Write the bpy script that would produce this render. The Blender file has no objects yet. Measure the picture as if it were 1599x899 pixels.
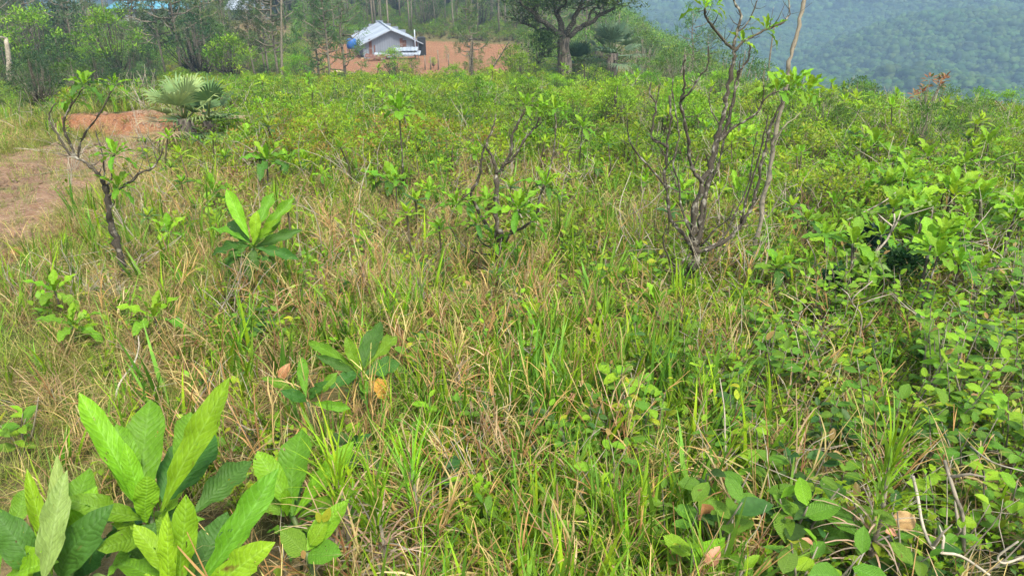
import bpy, math, random
import numpy as np
from mathutils import Vector, Matrix, noise
R = math.radians
rnd = random.Random(7)
rng = np.random.default_rng(7)
S = bpy.context.scene

# ------------------------------------------------------------------ camera, light, exposure
F = 1185.0; CX, CY = 799.5, 449.5; PITCH = R(24); EYE = 1.65
cam_d = bpy.data.cameras.new('camera'); cam = bpy.data.objects.new('camera', cam_d)
S.collection.objects.link(cam); S.camera = cam
cam_d.sensor_width = 36; cam_d.lens = F / 1599 * 36
cam_d.clip_start = .05; cam_d.clip_end = 9000
cam.location = (0, 0, EYE); cam.rotation_euler = (math.pi/2 - PITCH, 0, 0)

SUN_EL, SUN_ROT = R(58), R(150)
w = bpy.data.worlds.new('World'); S.world = w; w.use_nodes = True
nt = w.node_tree; nt.nodes.clear()
sky = nt.nodes.new('ShaderNodeTexSky'); sky.sky_type = 'NISHITA'; sky.sun_disc = False
sky.sun_elevation = SUN_EL; sky.sun_rotation = SUN_ROT; sky.dust_density = 3; sky.air_density = 1.2
hs = nt.nodes.new('ShaderNodeHueSaturation'); hs.inputs['Saturation'].default_value = .2
bg = nt.nodes.new('ShaderNodeBackground'); bg.inputs['Strength'].default_value = .115
wo = nt.nodes.new('ShaderNodeOutputWorld')
nt.links.new(sky.outputs[0], hs.inputs['Color']); nt.links.new(hs.outputs[0], bg.inputs[0]); nt.links.new(bg.outputs[0], wo.inputs[0])
sun_d = bpy.data.lights.new('sun', 'SUN'); sun = bpy.data.objects.new('sun', sun_d); S.collection.objects.link(sun)
sun_d.energy = 3.7; sun_d.angle = R(12); sun_d.color = (1, .94, .82)
# direction towards the sun, as the sky texture has it
sd = Vector((math.sin(SUN_ROT)*math.cos(SUN_EL), math.cos(SUN_ROT)*math.cos(SUN_EL), math.sin(SUN_EL)))
sun.rotation_euler = sd.to_track_quat('Z', 'Y').to_euler()
S.view_settings.view_transform = 'Standard'; S.view_settings.look = 'None'
S.view_settings.exposure = 1.62; S.view_settings.gamma = 1
S.cycles.max_bounces = 6; S.cycles.diffuse_bounces = 3; S.cycles.transmission_bounces = 3; S.cycles.volume_bounces = 0
S.cycles.transparent_max_bounces = 8
S.cycles.use_denoising = True
S.cycles.use_adaptive_sampling = True; S.cycles.adaptive_threshold = .02

# ------------------------------------------------------------------ terrain
def sstep(a, b, x):
    t = np.clip((x-a)/(b-a), 0, 1); return t*t*(3-2*t)
_ph = rng.uniform(0, 6.28, (12, 2)); _dr = rng.uniform(0, 6.28, 12)
def wob(x, y, sc, n=6):
    s = 0
    for i in range(n):
        k = (1+i*.55)/sc; a = _dr[i]
        s = s + np.sin((x*math.cos(a)+y*math.sin(a))*k+_ph[i,0])*np.cos((y*math.cos(a)-x*math.sin(a))*k*.7+_ph[i,1])/(1+i*.6)
    return s/2
_py = np.arange(-60, 400, .5); _pz = np.interp(_py, [-60, 0, 12, 25, 45, 60, 80, 100, 200, 400], [6, 0, -1.2, -3.0, -5.7, -7.3, -8.25, -8.35, -8.6, -9])
_k = np.hanning(17); _k /= _k.sum(); _pz = np.convolve(np.pad(_pz, 8, 'edge'), _k, 'valid')
def BANK(x, y):
    # the cut bank behind the track
    yc = 14.1 + .1*np.sin(x*1.7)
    return .38*sstep(-.1, .55, y-yc)*np.exp(-np.clip(y-yc-.5, 0, 50)**2/9)*sstep(-10, -8.3, x)*sstep(-5.6, -6.6, x)
def H(x, y):
    x = np.asarray(x, float); y = np.asarray(y, float)
    b = np.interp(y, _py, _pz) + BANK(x, y)
    b = b + .06*wob(x, y, 2.2)*sstep(1.5, 4, y) + .35*wob(x+40, y, 14)*sstep(20, 45, y)
    # the ridge falls away on the right and far behind on the left
    e = x - 14.0 + 4*sstep(18, 34, y) - sstep(30, 90, y)*3
    drop = .55*np.log1p(np.exp(np.clip(e/2.2, -30, 30)))*2.2
    drop = np.where(e/2.2 > 30, .55*e, drop)*sstep(-20, 14, y)
    e2 = -x - 75 - sstep(60, 10, y)*40
    drop2 = .4*np.where(e2 > 0, e2, 0)
    e3 = y - 210
    drop3 = .35*np.where(e3 > 0, e3, 0)
    near = b - np.minimum(drop + drop2 + drop3, 95)
    # bank beside the dirt track
    far = np.hypot(x, y)
    rise = sstep(350, 1500, far)*85 + sstep(1300, 3400, far)*300
    rise = rise + (wob(x+300, y+90, 190)*48 + np.abs(wob(x+100, y+500, 95))*34)*sstep(180, 500, far)
    # spur that comes down from the left across the valley
    return near + rise
def hz(x, y): return float(H(x, y))

CP, SP = math.cos(PITCH), math.sin(PITCH)
def ray(px, py):
    u = (px-CX)/F; v = (CY-py)/F
    return Vector((u, CP+v*SP, -SP+v*CP))
def at(px, py, Y):
    """the place at forward distance Y that the photograph shows at this pixel"""
    d = ray(px, py); t = Y/d.y
    return Vector((0, 0, EYE)) + d*t
def ground(px, py, up=0.0):
    d = ray(px, py); t = .5; st = .04
    while t < 400:
        p = Vector((0, 0, EYE)) + d*t
        if p.z <= hz(p.x, p.y)+up: break
        t += st; st = max(.01, t*.004)
    return Vector((p.x, p.y, hz(p.x, p.y)))
def proj(x, y, z):
    dx, dy, dz = x, y, z-EYE
    f = dy*CP - dz*SP; upc = dy*SP + dz*CP
    return CX+F*dx/f, CY-F*upc/f

# ------------------------------------------------------------------ materials
def nodes(m):
    m.use_nodes = True; t = m.node_tree; t.nodes.clear()
    return t, (lambda k, **a: _mk(t, k, a)), t.links.new
def _mk(t, k, a):
    n = t.nodes.new(k)
    for x, v in a.items(): setattr(n, x, v)
    return n
def ramp(n, stops):
    cr = n.color_ramp
    while len(cr.elements) > 1: cr.elements.remove(cr.elements[-1])
    cr.elements[0].position = stops[0][0]; cr.elements[0].color = (*stops[0][1], 1)
    for p, c in stops[1:]:
        e = cr.elements.new(p); e.color = (*c, 1)
def leaf_mat(name, trans=.35, veins=False, rough=.5, var=.25, huev=.03, spec=.35, world_patch=0.0):
    m = bpy.data.materials.new(name); t, N, L = nodes(m)
    at_ = N('ShaderNodeAttribute', attribute_name='tint')
    oi = N('ShaderNodeObjectInfo')
    h = N('ShaderNodeHueSaturation')
    mr = N('ShaderNodeMapRange'); mr.inputs[3].default_value = 1-var; mr.inputs[4].default_value = 1+var
    L(oi.outputs['Random'], mr.inputs[0]); L(mr.outputs[0], h.inputs['Value'])
    mul = N('ShaderNodeMath', operation='MULTIPLY'); mul.inputs[1].default_value = 7.31
    fr = N('ShaderNodeMath', operation='FRACT'); L(oi.outputs['Random'], mul.inputs[0]); L(mul.outputs[0], fr.inputs[0])
    mh = N('ShaderNodeMapRange'); mh.inputs[3].default_value = .5-huev; mh.inputs[4].default_value = .5+huev
    L(fr.outputs[0], mh.inputs[0]); L(mh.outputs[0], h.inputs['Hue'])
    L(at_.outputs['Color'], h.inputs['Color'])
    col = h.outputs[0]
    # blotches
    tc = N('ShaderNodeTexCoord'); nz = N('ShaderNodeTexNoise'); nz.inputs['Scale'].default_value = 9 if not veins else 14
    nz.inputs['Detail'].default_value = 4
    L(tc.outputs['Object' if not veins else 'UV'], nz.inputs['Vector'])
    mz = N('ShaderNodeMapRange'); mz.inputs[1].default_value = .3; mz.inputs[2].default_value = .7
    mz.inputs[3].default_value = .82; mz.inputs[4].default_value = 1.18; L(nz.outputs[0], mz.inputs[0])
    h2 = N('ShaderNodeHueSaturation'); L(col, h2.inputs['Color']); L(mz.outputs[0], h2.inputs['Value']); col = h2.outputs[0]
    bs = N('ShaderNodeBsdfPrincipled'); bs.inputs['Roughness'].default_value = rough
    bs.inputs['Specular IOR Level'].default_value = spec
    if veins:
        uv = N('ShaderNodeSeparateXYZ'); L(tc.outputs['UV'], uv.inputs[0])
        ax = N('ShaderNodeMath', operation='SUBTRACT'); ax.inputs[1].default_value = .5; L(uv.outputs[0], ax.inputs[0])
        ab = N('ShaderNodeMath', operation='ABSOLUTE'); L(ax.outputs[0], ab.inputs[0])
        # lateral veins run outwards and forwards from the midrib
        k = N('ShaderNodeMath', operation='MULTIPLY_ADD'); k.inputs[1].default_value = -.42; L(ab.outputs[0], k.inputs[0]); L(uv.outputs[1], k.inputs[2])
        nd = N('ShaderNodeTexNoise'); nd.inputs['Scale'].default_value = 5; L(tc.outputs['UV'], nd.inputs['Vector'])
        kk = N('ShaderNodeMath', operation='MULTIPLY_ADD'); kk.inputs[1].default_value = .07; L(nd.outputs[0], kk.inputs[0]); L(k.outputs[0], kk.inputs[2])
        sc = N('ShaderNodeMath', operation='MULTIPLY'); sc.inputs[1].default_value = 15; L(kk.outputs[0], sc.inputs[0])
        pp = N('ShaderNodeMath', operation='PINGPONG'); pp.inputs[1].default_value = .5; L(sc.outputs[0], pp.inputs[0])
        vein = N('ShaderNodeMapRange'); vein.inputs[1].default_value = .0; vein.inputs[2].default_value = .1
        vein.inputs[3].default_value = 1; vein.inputs[4].default_value = 0; L(pp.outputs[0], vein.inputs[0])
        mid = N('ShaderNodeMapRange'); mid.inputs[1].default_value = .008; mid.inputs[2].default_value = .03
        mid.inputs[3].default_value = 1; mid.inputs[4].default_value = 0; L(ab.outputs[0], mid.inputs[0])
        mx = N('ShaderNodeMath', operation='MAXIMUM'); L(vein.outputs[0], mx.inputs[0]); L(mid.outputs[0], mx.inputs[1])
        vf = N('ShaderNodeMath', operation='MULTIPLY'); vf.inputs[1].default_value = .22; L(mx.outputs[0], vf.inputs[0])
        mixc = N('ShaderNodeMix', data_type='RGBA'); L(vf.outputs[0], mixc.inputs[0]); L(col, mixc.inputs[6])
        hv = N('ShaderNodeHueSaturation'); hv.inputs['Value'].default_value = 1.7; hv.inputs['Saturation'].default_value = .8
        L(col, hv.inputs['Color']); L(hv.outputs[0], mixc.inputs[7]); col = mixc.outputs[2]
        # brown edges and bites of decay
        nb = N('ShaderNodeTexNoise'); nb.inputs['Scale'].default_value = 2.3; nb.inputs['Detail'].default_value = 5
        va = N('ShaderNodeVectorMath', operation='ADD'); L(tc.outputs['UV'], va.inputs[0]); 
        cb = N('ShaderNodeCombineXYZ'); L(mul.outputs[0], cb.inputs[0]); L(fr.outputs[0], cb.inputs[1]); L(cb.outputs[0], va.inputs[1]); L(va.outputs[0], nb.inputs['Vector'])
        eb = N('ShaderNodeMapRange'); eb.inputs[1].default_value = .67; eb.inputs[2].default_value = .74; L(nb.outputs[0], eb.inputs[0])
        m2 = N('ShaderNodeMix', data_type='RGBA'); L(eb.outputs[0], m2.inputs[0]); L(col, m2.inputs[6]); m2.inputs[7].default_value = (.12, .07, .02, 1)
        col = m2.outputs[2]
        q = N('ShaderNodeMapRange'); q.inputs[3].default_value = 0; q.inputs[4].default_value = 1; q.interpolation_type = 'SMOOTHSTEP'
        q.inputs[1].default_value = 0; q.inputs[2].default_value = .4; L(pp.outputs[0], q.inputs[0])
        nf = N('ShaderNodeTexNoise'); nf.inputs['Scale'].default_value = 45; L(tc.outputs['UV'], nf.inputs['Vector'])
        qa = N('ShaderNodeMath', operation='MULTIPLY_ADD'); qa.inputs[1].default_value = .5; L(nf.outputs[0], qa.inputs[0]); L(q.outputs[0], qa.inputs[2])
        bp = N('ShaderNodeBump'); bp.inputs['Strength'].default_value = .38; bp.inputs['Distance'].default_value = .004
        L(qa.outputs[0], bp.inputs['Height']); L(bp.outputs[0], bs.inputs['Normal'])
    L(col, bs.inputs['Base Color'])
    tr = N('ShaderNodeBsdfTranslucent'); ht = N('ShaderNodeHueSaturation'); ht.inputs['Value'].default_value = 1.5; ht.inputs['Hue'].default_value = .485
    L(col, ht.inputs['Color']); L(ht.outputs[0], tr.inputs[0])
    mx_ = N('ShaderNodeMixShader'); mx_.inputs[0].default_value = trans
    L(bs.outputs[0], mx_.inputs[1]); L(tr.outputs[0], mx_.inputs[2])
    out = mx_.outputs[0]
    if veins:   # insect holes
        nh = N('ShaderNodeTexNoise'); nh.inputs['Scale'].default_value = 7; nh.inputs['Detail'].default_value = 2; L(va.outputs[0], nh.inputs['Vector'])
        hh = N('ShaderNodeMath', operation='GREATER_THAN'); hh.inputs[1].default_value = .70; L(nh.outputs[0], hh.inputs[0])
        tp = N('ShaderNodeBsdfTransparent'); ms = N('ShaderNodeMixShader'); L(hh.outputs[0], ms.inputs[0]); L(out, ms.inputs[1]); L(tp.outputs[0], ms.inputs[2]); out = ms.outputs[0]
    o = N('ShaderNodeOutputMaterial'); L(out, o.inputs[0])
    return m
M = {}
M['leaf'] = leaf_mat('leaf', .38, huev=.02, spec=.22)
M['bigleaf'] = leaf_mat('ribbed_leaf', .3, veins=True, rough=.5, var=.14, huev=.015, spec=.2)
M['grass'] = leaf_mat('grass_blade', .3, rough=.6, spec=.15, huev=.015)
M['crown'] = leaf_mat('crown_leaf', .25, rough=.6, spec=.2, var=.22, huev=.02)

def simple_mat(name, col, rough=.7, noise_sc=8, amt=.3, bump=.3, metal=0, col2=None, thr=(.4, .6), coord='Object', dist=.01, stretch=None, detail=6):
    m = bpy.data.materials.new(name); t, N, L = nodes(m)
    tc = N('ShaderNodeTexCoord'); v = tc.outputs[coord]
    if stretch:
        mp = N('ShaderNodeMapping'); mp.inputs['Scale'].default_value = stretch; L(v, mp.inputs[0]); v = mp.outputs[0]
    nz = N('ShaderNodeTexNoise'); nz.inputs['Scale'].default_value = noise_sc; nz.inputs['Detail'].default_value = detail; L(v, nz.inputs['Vector'])
    mx = N('ShaderNodeMix', data_type='RGBA')
    mr = N('ShaderNodeMapRange'); mr.inputs[1].default_value, mr.inputs[2].default_value = thr; L(nz.outputs[0], mr.inputs[0]); L(mr.outputs[0], mx.inputs[0])
    mx.inputs[6].default_value = (*col, 1)
    c2 = col2 or tuple(c*(1-amt) for c in col); mx.inputs[7].default_value = (*c2, 1)
    oi = N('ShaderNodeObjectInfo'); h = N('ShaderNodeHueSaturation'); mv = N('ShaderNodeMapRange'); mv.inputs[3].default_value = .85; mv.inputs[4].default_value = 1.15
    L(oi.outputs['Random'], mv.inputs[0]); L(mv.outputs[0], h.inputs['Value']); L(mx.outputs[2], h.inputs['Color'])
    bs = N('ShaderNodeBsdfPrincipled'); bs.inputs['Roughness'].default_value = rough; bs.inputs['Metallic'].default_value = metal
    L(h.outputs[0], bs.inputs['Base Color'])
    bp = N('ShaderNodeBump'); bp.inputs['Strength'].default_value = bump; bp.inputs['Distance'].default_value = dist
    n2 = N('ShaderNodeTexNoise'); n2.inputs['Scale'].default_value = noise_sc*3; n2.inputs['Detail'].default_value = 5; L(v, n2.inputs['Vector'])
    L(n2.outputs[0], bp.inputs['Height']); L(bp.outputs[0], bs.inputs['Normal'])
    o = N('ShaderNodeOutputMaterial'); L(bs.outputs[0], o.inputs[0]); return m
M['bark'] = simple_mat('mossy_bark', (.055, .045, .03), .9, 22, col2=(.27, .25, .2), thr=(.54, .66), bump=.8, dist=.006)
M['palebark'] = simple_mat('pale_bark', (.21, .18, .13), .9, 16, col2=(.08, .07, .05), thr=(.5, .65), bump=.7, dist=.006)
M['bigbark'] = simple_mat('furrowed_bark', (.2, .165, .125), .9, 3, col2=(.06, .05, .04), thr=(.42, .6), bump=1, dist=.1, stretch=(3, 3, .6))
M['twig'] = simple_mat('bleached_twig', (.36, .31, .23), .8, 14, amt=.4, bump=.4, dist=.002)
M['stem'] = simple_mat('green_stem', (.09, .13, .035), .6, 14, amt=.4, bump=.2, dist=.001)
M['brownleaf'] = simple_mat('withered_leaf', (.34, .16, .06), .6, 18, col2=(.14, .06, .025), thr=(.5, .72), bump=.5, dist=.002)
M['ochreleaf'] = simple_mat('ochre_leaf', (.42, .22, .03), .6, 25, col2=(.13, .06, .02), thr=(.55, .68), bump=.5, dist=.002)
M['pinkleaf'] = simple_mat('pinkish_leaf', (.40, .19, .11), .6, 40, col2=(.26, .13, .06), thr=(.4, .7), bump=.4, dist=.002)
M['tanleaf'] = simple_mat('tan_leaf', (.36, .23, .08), .6, 40, col2=(.24, .13, .06), thr=(.4, .7), bump=.4, dist=.002)
M['strawy'] = simple_mat('grey_straw', (.42, .37, .3), .8, 10, amt=.4, bump=.2)
M['tin'] = simple_mat('galvanised_sheet', (.23, .26, .31), .6, .5, col2=(.17, .19, .23), thr=(.35, .7), bump=.1, metal=.25, stretch=(1, 1, .3))
M['tinroof'] = simple_mat('new_roof_sheet', (.33, .37, .43), .55, .5, col2=(.22, .25, .3), thr=(.4, .7), bump=.1, metal=.2)
M['rust'] = simple_mat('rusted_sheet', (.13, .05, .03), .85, 2.5, col2=(.22, .2, .2), thr=(.55, .7), bump=.3)
M['bluebarrel'] = simple_mat('blue_plastic', (.02, .12, .42), .4, 2, amt=.2, bump=.05)
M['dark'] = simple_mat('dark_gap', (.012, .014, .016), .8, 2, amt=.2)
M['wood'] = simple_mat('weathered_wood', (.22, .17, .12), .85, 5, amt=.5, bump=.5, stretch=(4, 4, .6))
M['concrete'] = simple_mat('grey_block_wall', (.36, .36, .34), .85, 1.5, amt=.3, bump=.3)
M['blueroof'] = simple_mat('turquoise_roof', (.08, .26, .36), .5, 1.2, amt=.25, bump=.1)
M['redroof'] = simple_mat('red_roof', (.42, .12, .06), .6, 1.2, amt=.25, bump=.1)
M['stone'] = simple_mat('laterite_stone', (.3, .19, .12), .9, 7, amt=.5, bump=.8, dist=.02)
M['plank'] = simple_mat('new_plank', (.52, .4, .25), .8, 4, amt=.3, bump=.2)

# ground: colours are painted by mask attributes (soil / track / thatch), grain is procedural
def ground_mat():
    m = bpy.data.materials.new('hill_ground'); t, N, L = nodes(m)
    tc = N('ShaderNodeTexCoord'); P = tc.outputs['Object']
    def nz(s, d=6, r=.6):
        n = N('ShaderNodeTexNoise'); n.inputs['Scale'].default_value = s; n.inputs['Detail'].default_value = d; n.inputs['Roughness'].default_value = r; L(P, n.inputs['Vector']); return n.outputs[0]
    def mr(v, a, b, c=0, d=1):
        n = N('ShaderNodeMapRange'); n.inputs[1].default_value = a; n.inputs[2].default_value = b; n.inputs[3].default_value = c; n.inputs[4].default_value = d; L(v, n.inputs[0]); return n.outputs[0]
    def mix(f, a, b):
        n = N('ShaderNodeMix', data_type='RGBA')
        for s, i in ((f, 0), (a, 6), (b, 7)):
            if isinstance(s, tuple): n.inputs[i].default_value = (*s, 1)
            elif isinstance(s, float): n.inputs[i].default_value = s
            else: L(s, n.inputs[i])
        return n.outputs[2]
    soil = mix(mr(nz(3), .35, .65), (.19, .10, .06), (.29, .18, .11))
    soil = mix(mr(nz(28), .5, .7), soil, (.40, .30, .21))
    soil = mix(mr(nz(1.1), .52, .62), soil, (.17, .15, .06))
    red = mix(mr(nz(1.6), .4, .65), (.24, .095, .045), (.29, .155, .08))
    red = mix(mr(nz(9), .5, .62), red, (.12, .05, .03))
    red = mix(mr(nz(40), .5, .65), red, (.33, .2, .12))
    thatch = mix(mr(nz(7), .4, .6), (.10, .085, .03), (.19, .14, .065))
    thatch = mix(mr(nz(2.2), .45, .65), thatch, (.06, .085, .02))
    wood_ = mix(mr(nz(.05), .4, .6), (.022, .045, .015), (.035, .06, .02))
    a = N('ShaderNodeAttribute', attribute_name='zone'); sp = N('ShaderNodeSeparateColor'); L(a.outputs['Color'], sp.inputs[0])
    # ragged limits
    edge = mr(nz(2.5, 8), .3, .7, -.3, .3)
    def rag(v):
        n = N('ShaderNodeMath', operation='ADD'); L(v, n.inputs[0]); L(edge, n.inputs[1]); return mr(n.outputs[0], .42, .58)
    c = mix(rag(sp.outputs[0]), thatch, soil)
    c = mix(rag(sp.outputs[1]), c, red)
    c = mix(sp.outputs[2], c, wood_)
    bs = N('ShaderNodeBsdfPrincipled'); bs.inputs['Roughness'].default_value = .95; bs.inputs['Specular IOR Level'].default_value = .15; L(c, bs.inputs['Base Color'])
    ad = N('ShaderNodeMath', operation='MULTIPLY_ADD'); ad.inputs[1].default_value = .35; L(nz(30), ad.inputs[0]); L(nz(5, 8), ad.inputs[2])
    bp = N('ShaderNodeBump'); bp.inputs['Strength'].default_value = .9; bp.inputs['Distance'].default_value = .14; L(ad.outputs[0], bp.inputs['Height']); L(bp.outputs[0], bs.inputs['Normal'])
    o = N('ShaderNodeOutputMaterial'); L(bs.outputs[0], o.inputs[0]); return m
M['ground'] = ground_mat()

# ------------------------------------------------------------------ mesh building
class MB:
    def __init__(s): s.v = []; s.f = []; s.t = []; s.uv = []; s.mi = []; s.n = 0
    def add(s, vs, fs, tint=(.1, .2, .03), uv=None, mi=0):
        vs = np.asarray(vs, float); k = len(vs)
        s.v.append(vs); s.f += [tuple(i+s.n for i in f) for f in fs]; s.mi += [mi]*len(fs)
        tt = np.asarray(tint, float); s.t.append(np.tile(tt, (k, 1)) if tt.ndim == 1 else tt)
        s.uv.append(np.zeros((k, 2)) if uv is None else np.asarray(uv, float)); s.n += k
    def mesh(s, name, mats, smooth=True):
        me = bpy.data.meshes.new(name)
        v = np.concatenate(s.v); me.from_pydata(v.tolist(), [], s.f)
        if not isinstance(mats, (list, tuple)): mats = [mats]
        for m in mats: me.materials.append(m)
        if len(mats) > 1: me.polygons.foreach_set('material_index', s.mi)
        a = me.attributes.new('tint', 'FLOAT_COLOR', 'POINT')
        t = np.concatenate(s.t); a.data.foreach_set('color', np.c_[t, np.ones(len(t))].astype(np.float32).ravel())
        ul = me.uv_layers.new(name='uv'); uv = np.concatenate(s.uv)
        li = np.empty(len(me.loops), int); me.loops.foreach_get('vertex_index', li)
        ul.data.foreach_set('uv', uv[li].astype(np.float32).ravel())
        if smooth: me.polygons.foreach_set('use_smooth', [True]*len(me.polygons))
        me.update(); return me
def obj(name, me, parent=None, loc=None, rot=None, scale=None, mat=None):
    o = bpy.data.objects.new(name, me); S.collection.objects.link(o)
    if parent is not None: o.parent = parent
    if loc is not None: o.location = loc
    if rot is not None: o.rotation_euler = rot
    if scale is not None: o.scale = (scale,)*3 if isinstance(scale, (int, float)) else scale
    if mat is not None: o.matrix_basis = mat
    return o
def tag(o, label=None, cat=None, group=None, kind=None):
    if label: o['label'] = label
    if cat: o['category'] = cat
    if group: o['group'] = group
    if kind: o['kind'] = kind
    return o
def thing(name, loc, label, cat, group=None, rz=0):
    e = obj(name, None, loc=loc, rot=(0, 0, rz)); e.empty_display_size = .1
    return tag(e, label, cat, group)
def frame_from(d, up=(0, 0, 1)):
    """rotation whose Y axis is d and whose Z axis is near up"""
    y = Vector(d).normalized(); z = Vector(up); z = z - y*z.dot(y)
    if z.length < 1e-4: z = y.orthogonal()
    z.normalize(); x = y.cross(z)
    return Matrix((x, y, z)).transposed()
def tube(mb, pts, radii, sides=6, tint=(.1, .1, .1), mi=0, lump=0.0):
    pts = [Vector(p) for p in pts]; n = len(pts); vs = []; ref = Vector((.3, .9, .2))
    for i, p in enumerate(pts):
        d = (pts[min(i+1, n-1)]-pts[max(i-1, 0)]).normalized()
        a = d.cross(ref); a = a.normalized() if a.length > 1e-3 else d.orthogonal().normalized(); b = d.cross(a)
        for k in range(sides):
            th = 2*math.pi*k/sides; rr = radii[i]*(1+lump*(rnd.random()-.5))
            vs.append(p+(a*math.cos(th)+b*math.sin(th))*rr)
    fs = [(i*sides+k, i*sides+(k+1) % sides, (i+1)*sides+(k+1) % sides, (i+1)*sides+k) for i in range(n-1) for k in range(sides)]
    fs.append(tuple(range(sides))[::-1]); fs.append(tuple((n-1)*sides+k for k in range(sides)))
    mb.add([tuple(v) for v in vs], fs, tint, mi=mi)
def smooth_pts(pts, k=3):
    """Catmull-Rom through the points"""
    P = [Vector(p) for p in pts]
    if len(P) < 3: return [P[0].lerp(P[-1], i/k) for i in range(k+1)]
    P = [P[0]*2-P[1]]+P+[P[-1]*2-P[-2]]; out = []
    for i in range(1, len(P)-2):
        for j in range(k):
            t = j/k; a, b, c, d = P[i-1:i+3]
            out.append(.5*((2*b)+(c-a)*t+(2*a-5*b+4*c-d)*t*t+(3*b-a-3*c+d)*t**3))
    out.append(P[-2]); return out
def box(mb, c, s, rz=0, mi=0, tint=(.3, .3, .3)):
    c = Vector(c); hx, hy, hz_ = s[0]/2, s[1]/2, s[2]/2; ca, sa = math.cos(rz), math.sin(rz)
    vs = []
    for z in (-hz_, hz_):
        for x, y in ((-hx, -hy), (hx, -hy), (hx, hy), (-hx, hy)):
            vs.append((c.x+x*ca-y*sa, c.y+x*sa+y*ca, c.z+z))
    mb.add(vs, [(3, 2, 1, 0), (4, 5, 6, 7), (0, 1, 5, 4), (1, 2, 6, 5), (2, 3, 7, 6), (3, 0, 4, 7)], tint, mi=mi)

# leaf blade: unit length along +Y, normal +Z
def leaf_shape(kind, s):
    if kind == 'obovate': return (math.sin(math.pi*s**1.35))**.8*(.35+.65*s)*1.02 if 0 < s < 1 else 0
    if kind == 'oblong': return (math.sin(math.pi*s**1.22))**.68*(.55+.45*s)*1.05 if 0 < s < 1 else 0
    if kind == 'lance': return (math.sin(math.pi*s**1.05))**.85 if 0 < s < 1 else 0
    if kind == 'ovate': return (math.sin(math.pi*s**.85))**.65 if 0 < s < 1 else 0
    if kind == 'round': return (math.sin(math.pi*s**.95))**.5 if 0 < s < 1 else 0
def leaf_mesh(name, kind, wid, curl, fold, mat, tint, nu=9, nv=4, wave=.0, seed=0, roll=0, tip_tint=None):
    r = random.Random(seed); mb = MB(); vs = []; uv = []; tt = []
    for i in range(nu+1):
        s = i/nu; w_ = max(leaf_shape(kind, s)*wid/2, .012 if s < .9 else .001)
        ang = curl*s; yy = math.sin(ang)/curl if abs(curl) > 1e-3 else s; zz = -(1-math.cos(ang))/curl if abs(curl) > 1e-3 else 0
        sway = .03*math.sin(s*4+seed)
        for j in range(nv+1):
            u = j/nv*2-1
            wv = wave*math.sin(s*19+seed*2+(3 if u > 0 else 0))*abs(u)**1.5*w_*2
            x = u*w_*math.cos(fold*.8); z = zz+abs(u)*w_*math.sin(fold)+wv+roll*u*s*w_
            vs.append((x+sway, yy, z)); uv.append((.5+u*w_/wid*.98, s))
            tt.append(np.array(tint) if tip_tint is None else np.array(tint)*(1-s**2)+np.array(tip_tint)*s**2)
    fs = [(i*(nv+1)+j, i*(nv+1)+j+1, (i+1)*(nv+1)+j+1, (i+1)*(nv+1)+j) for i in range(nu) for j in range(nv)]
    mb.add(vs, fs, np.array(tt), uv); return mb.mesh(name, mat)
def mini_leaf(mb, p, d, up, L, W, tint, bend=.15):
    """a small leaf folded along its midrib: 4 quads/triangles"""
    Rm = frame_from(d, up)
    pts = ((0, 0, 0), (-.5*W, .45*L, .1*W), (0, .5*L, 0), (.5*W, .45*L, .1*W), (-.3*W, .78*L, -bend*L*.4), (0, .8*L, -bend*L*.5), (.3*W, .78*L, -bend*L*.4), (0, L, -bend*L))
    mb.add([tuple(Vector(p)+Rm@Vector(q)) for q in pts], [(0, 2, 1), (0, 3, 2), (1, 2, 5, 4), (2, 3, 6, 5), (4, 5, 7), (5, 6, 7)], tint)
def blade(mb, p, az, lean, L, W, droop, tint, seg=4, mi=0):
    """a grass blade: a tapering strip that bends outwards"""
    p = Vector(p); out = Vector((math.cos(az), math.sin(az), 0)); side = Vector((-math.sin(az), math.cos(az), 0)); vs = []
    a = lean; q = p.copy()
    for i in range(seg+1):
        s = i/seg; w_ = W*(1-s**1.6)*.5*(1 if i else .7)
        if i == seg: vs.append(tuple(q))
        else: vs += [tuple(q-side*w_), tuple(q+side*w_)]
        q = q+(out*math.sin(a)+Vector((0, 0, 1))*math.cos(a))*(L/seg); a += droop/seg
    fs = [(2*i, 2*i+1, 2*i+3, 2*i+2) for i in range(seg-1)]+[(2*seg-2, 2*seg-1, 2*seg)]
    mb.add(vs, fs, tint, mi=mi)
def rdir(el0, el1, r=rnd):
    az = r.uniform(0, 2*math.pi); el = r.uniform(el0, el1)
    return Vector((math.cos(az)*math.cos(el), math.sin(az)*math.cos(el), math.sin(el)))
def vary(c, a=.2, r=rnd):
    k = 1+r.uniform(-a, a); g = r.uniform(-a, a)*.4
    return (c[0]*k*(1+g), c[1]*k, c[2]*k*(1-g))

# colours of living and dead things (reflectance)
LIME = (.175, .31, .012); GREEN = (.07, .155, .014); MID = (.11, .22, .013); DARK = (.035, .085, .015); BLUEG = (.06, .135, .03)
YELG = (.21, .30, .015); YEL = (.42, .36, .02); PINK = (.34, .2, .1); ORANGE = (.36, .14, .03); OLIVE = (.12, .14, .03)
STRAW = (.40, .33, .13); BROWN = (.24, .155, .075); GREY = (.27, .23, .17); REDDISH = (.26, .09, .03)

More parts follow.
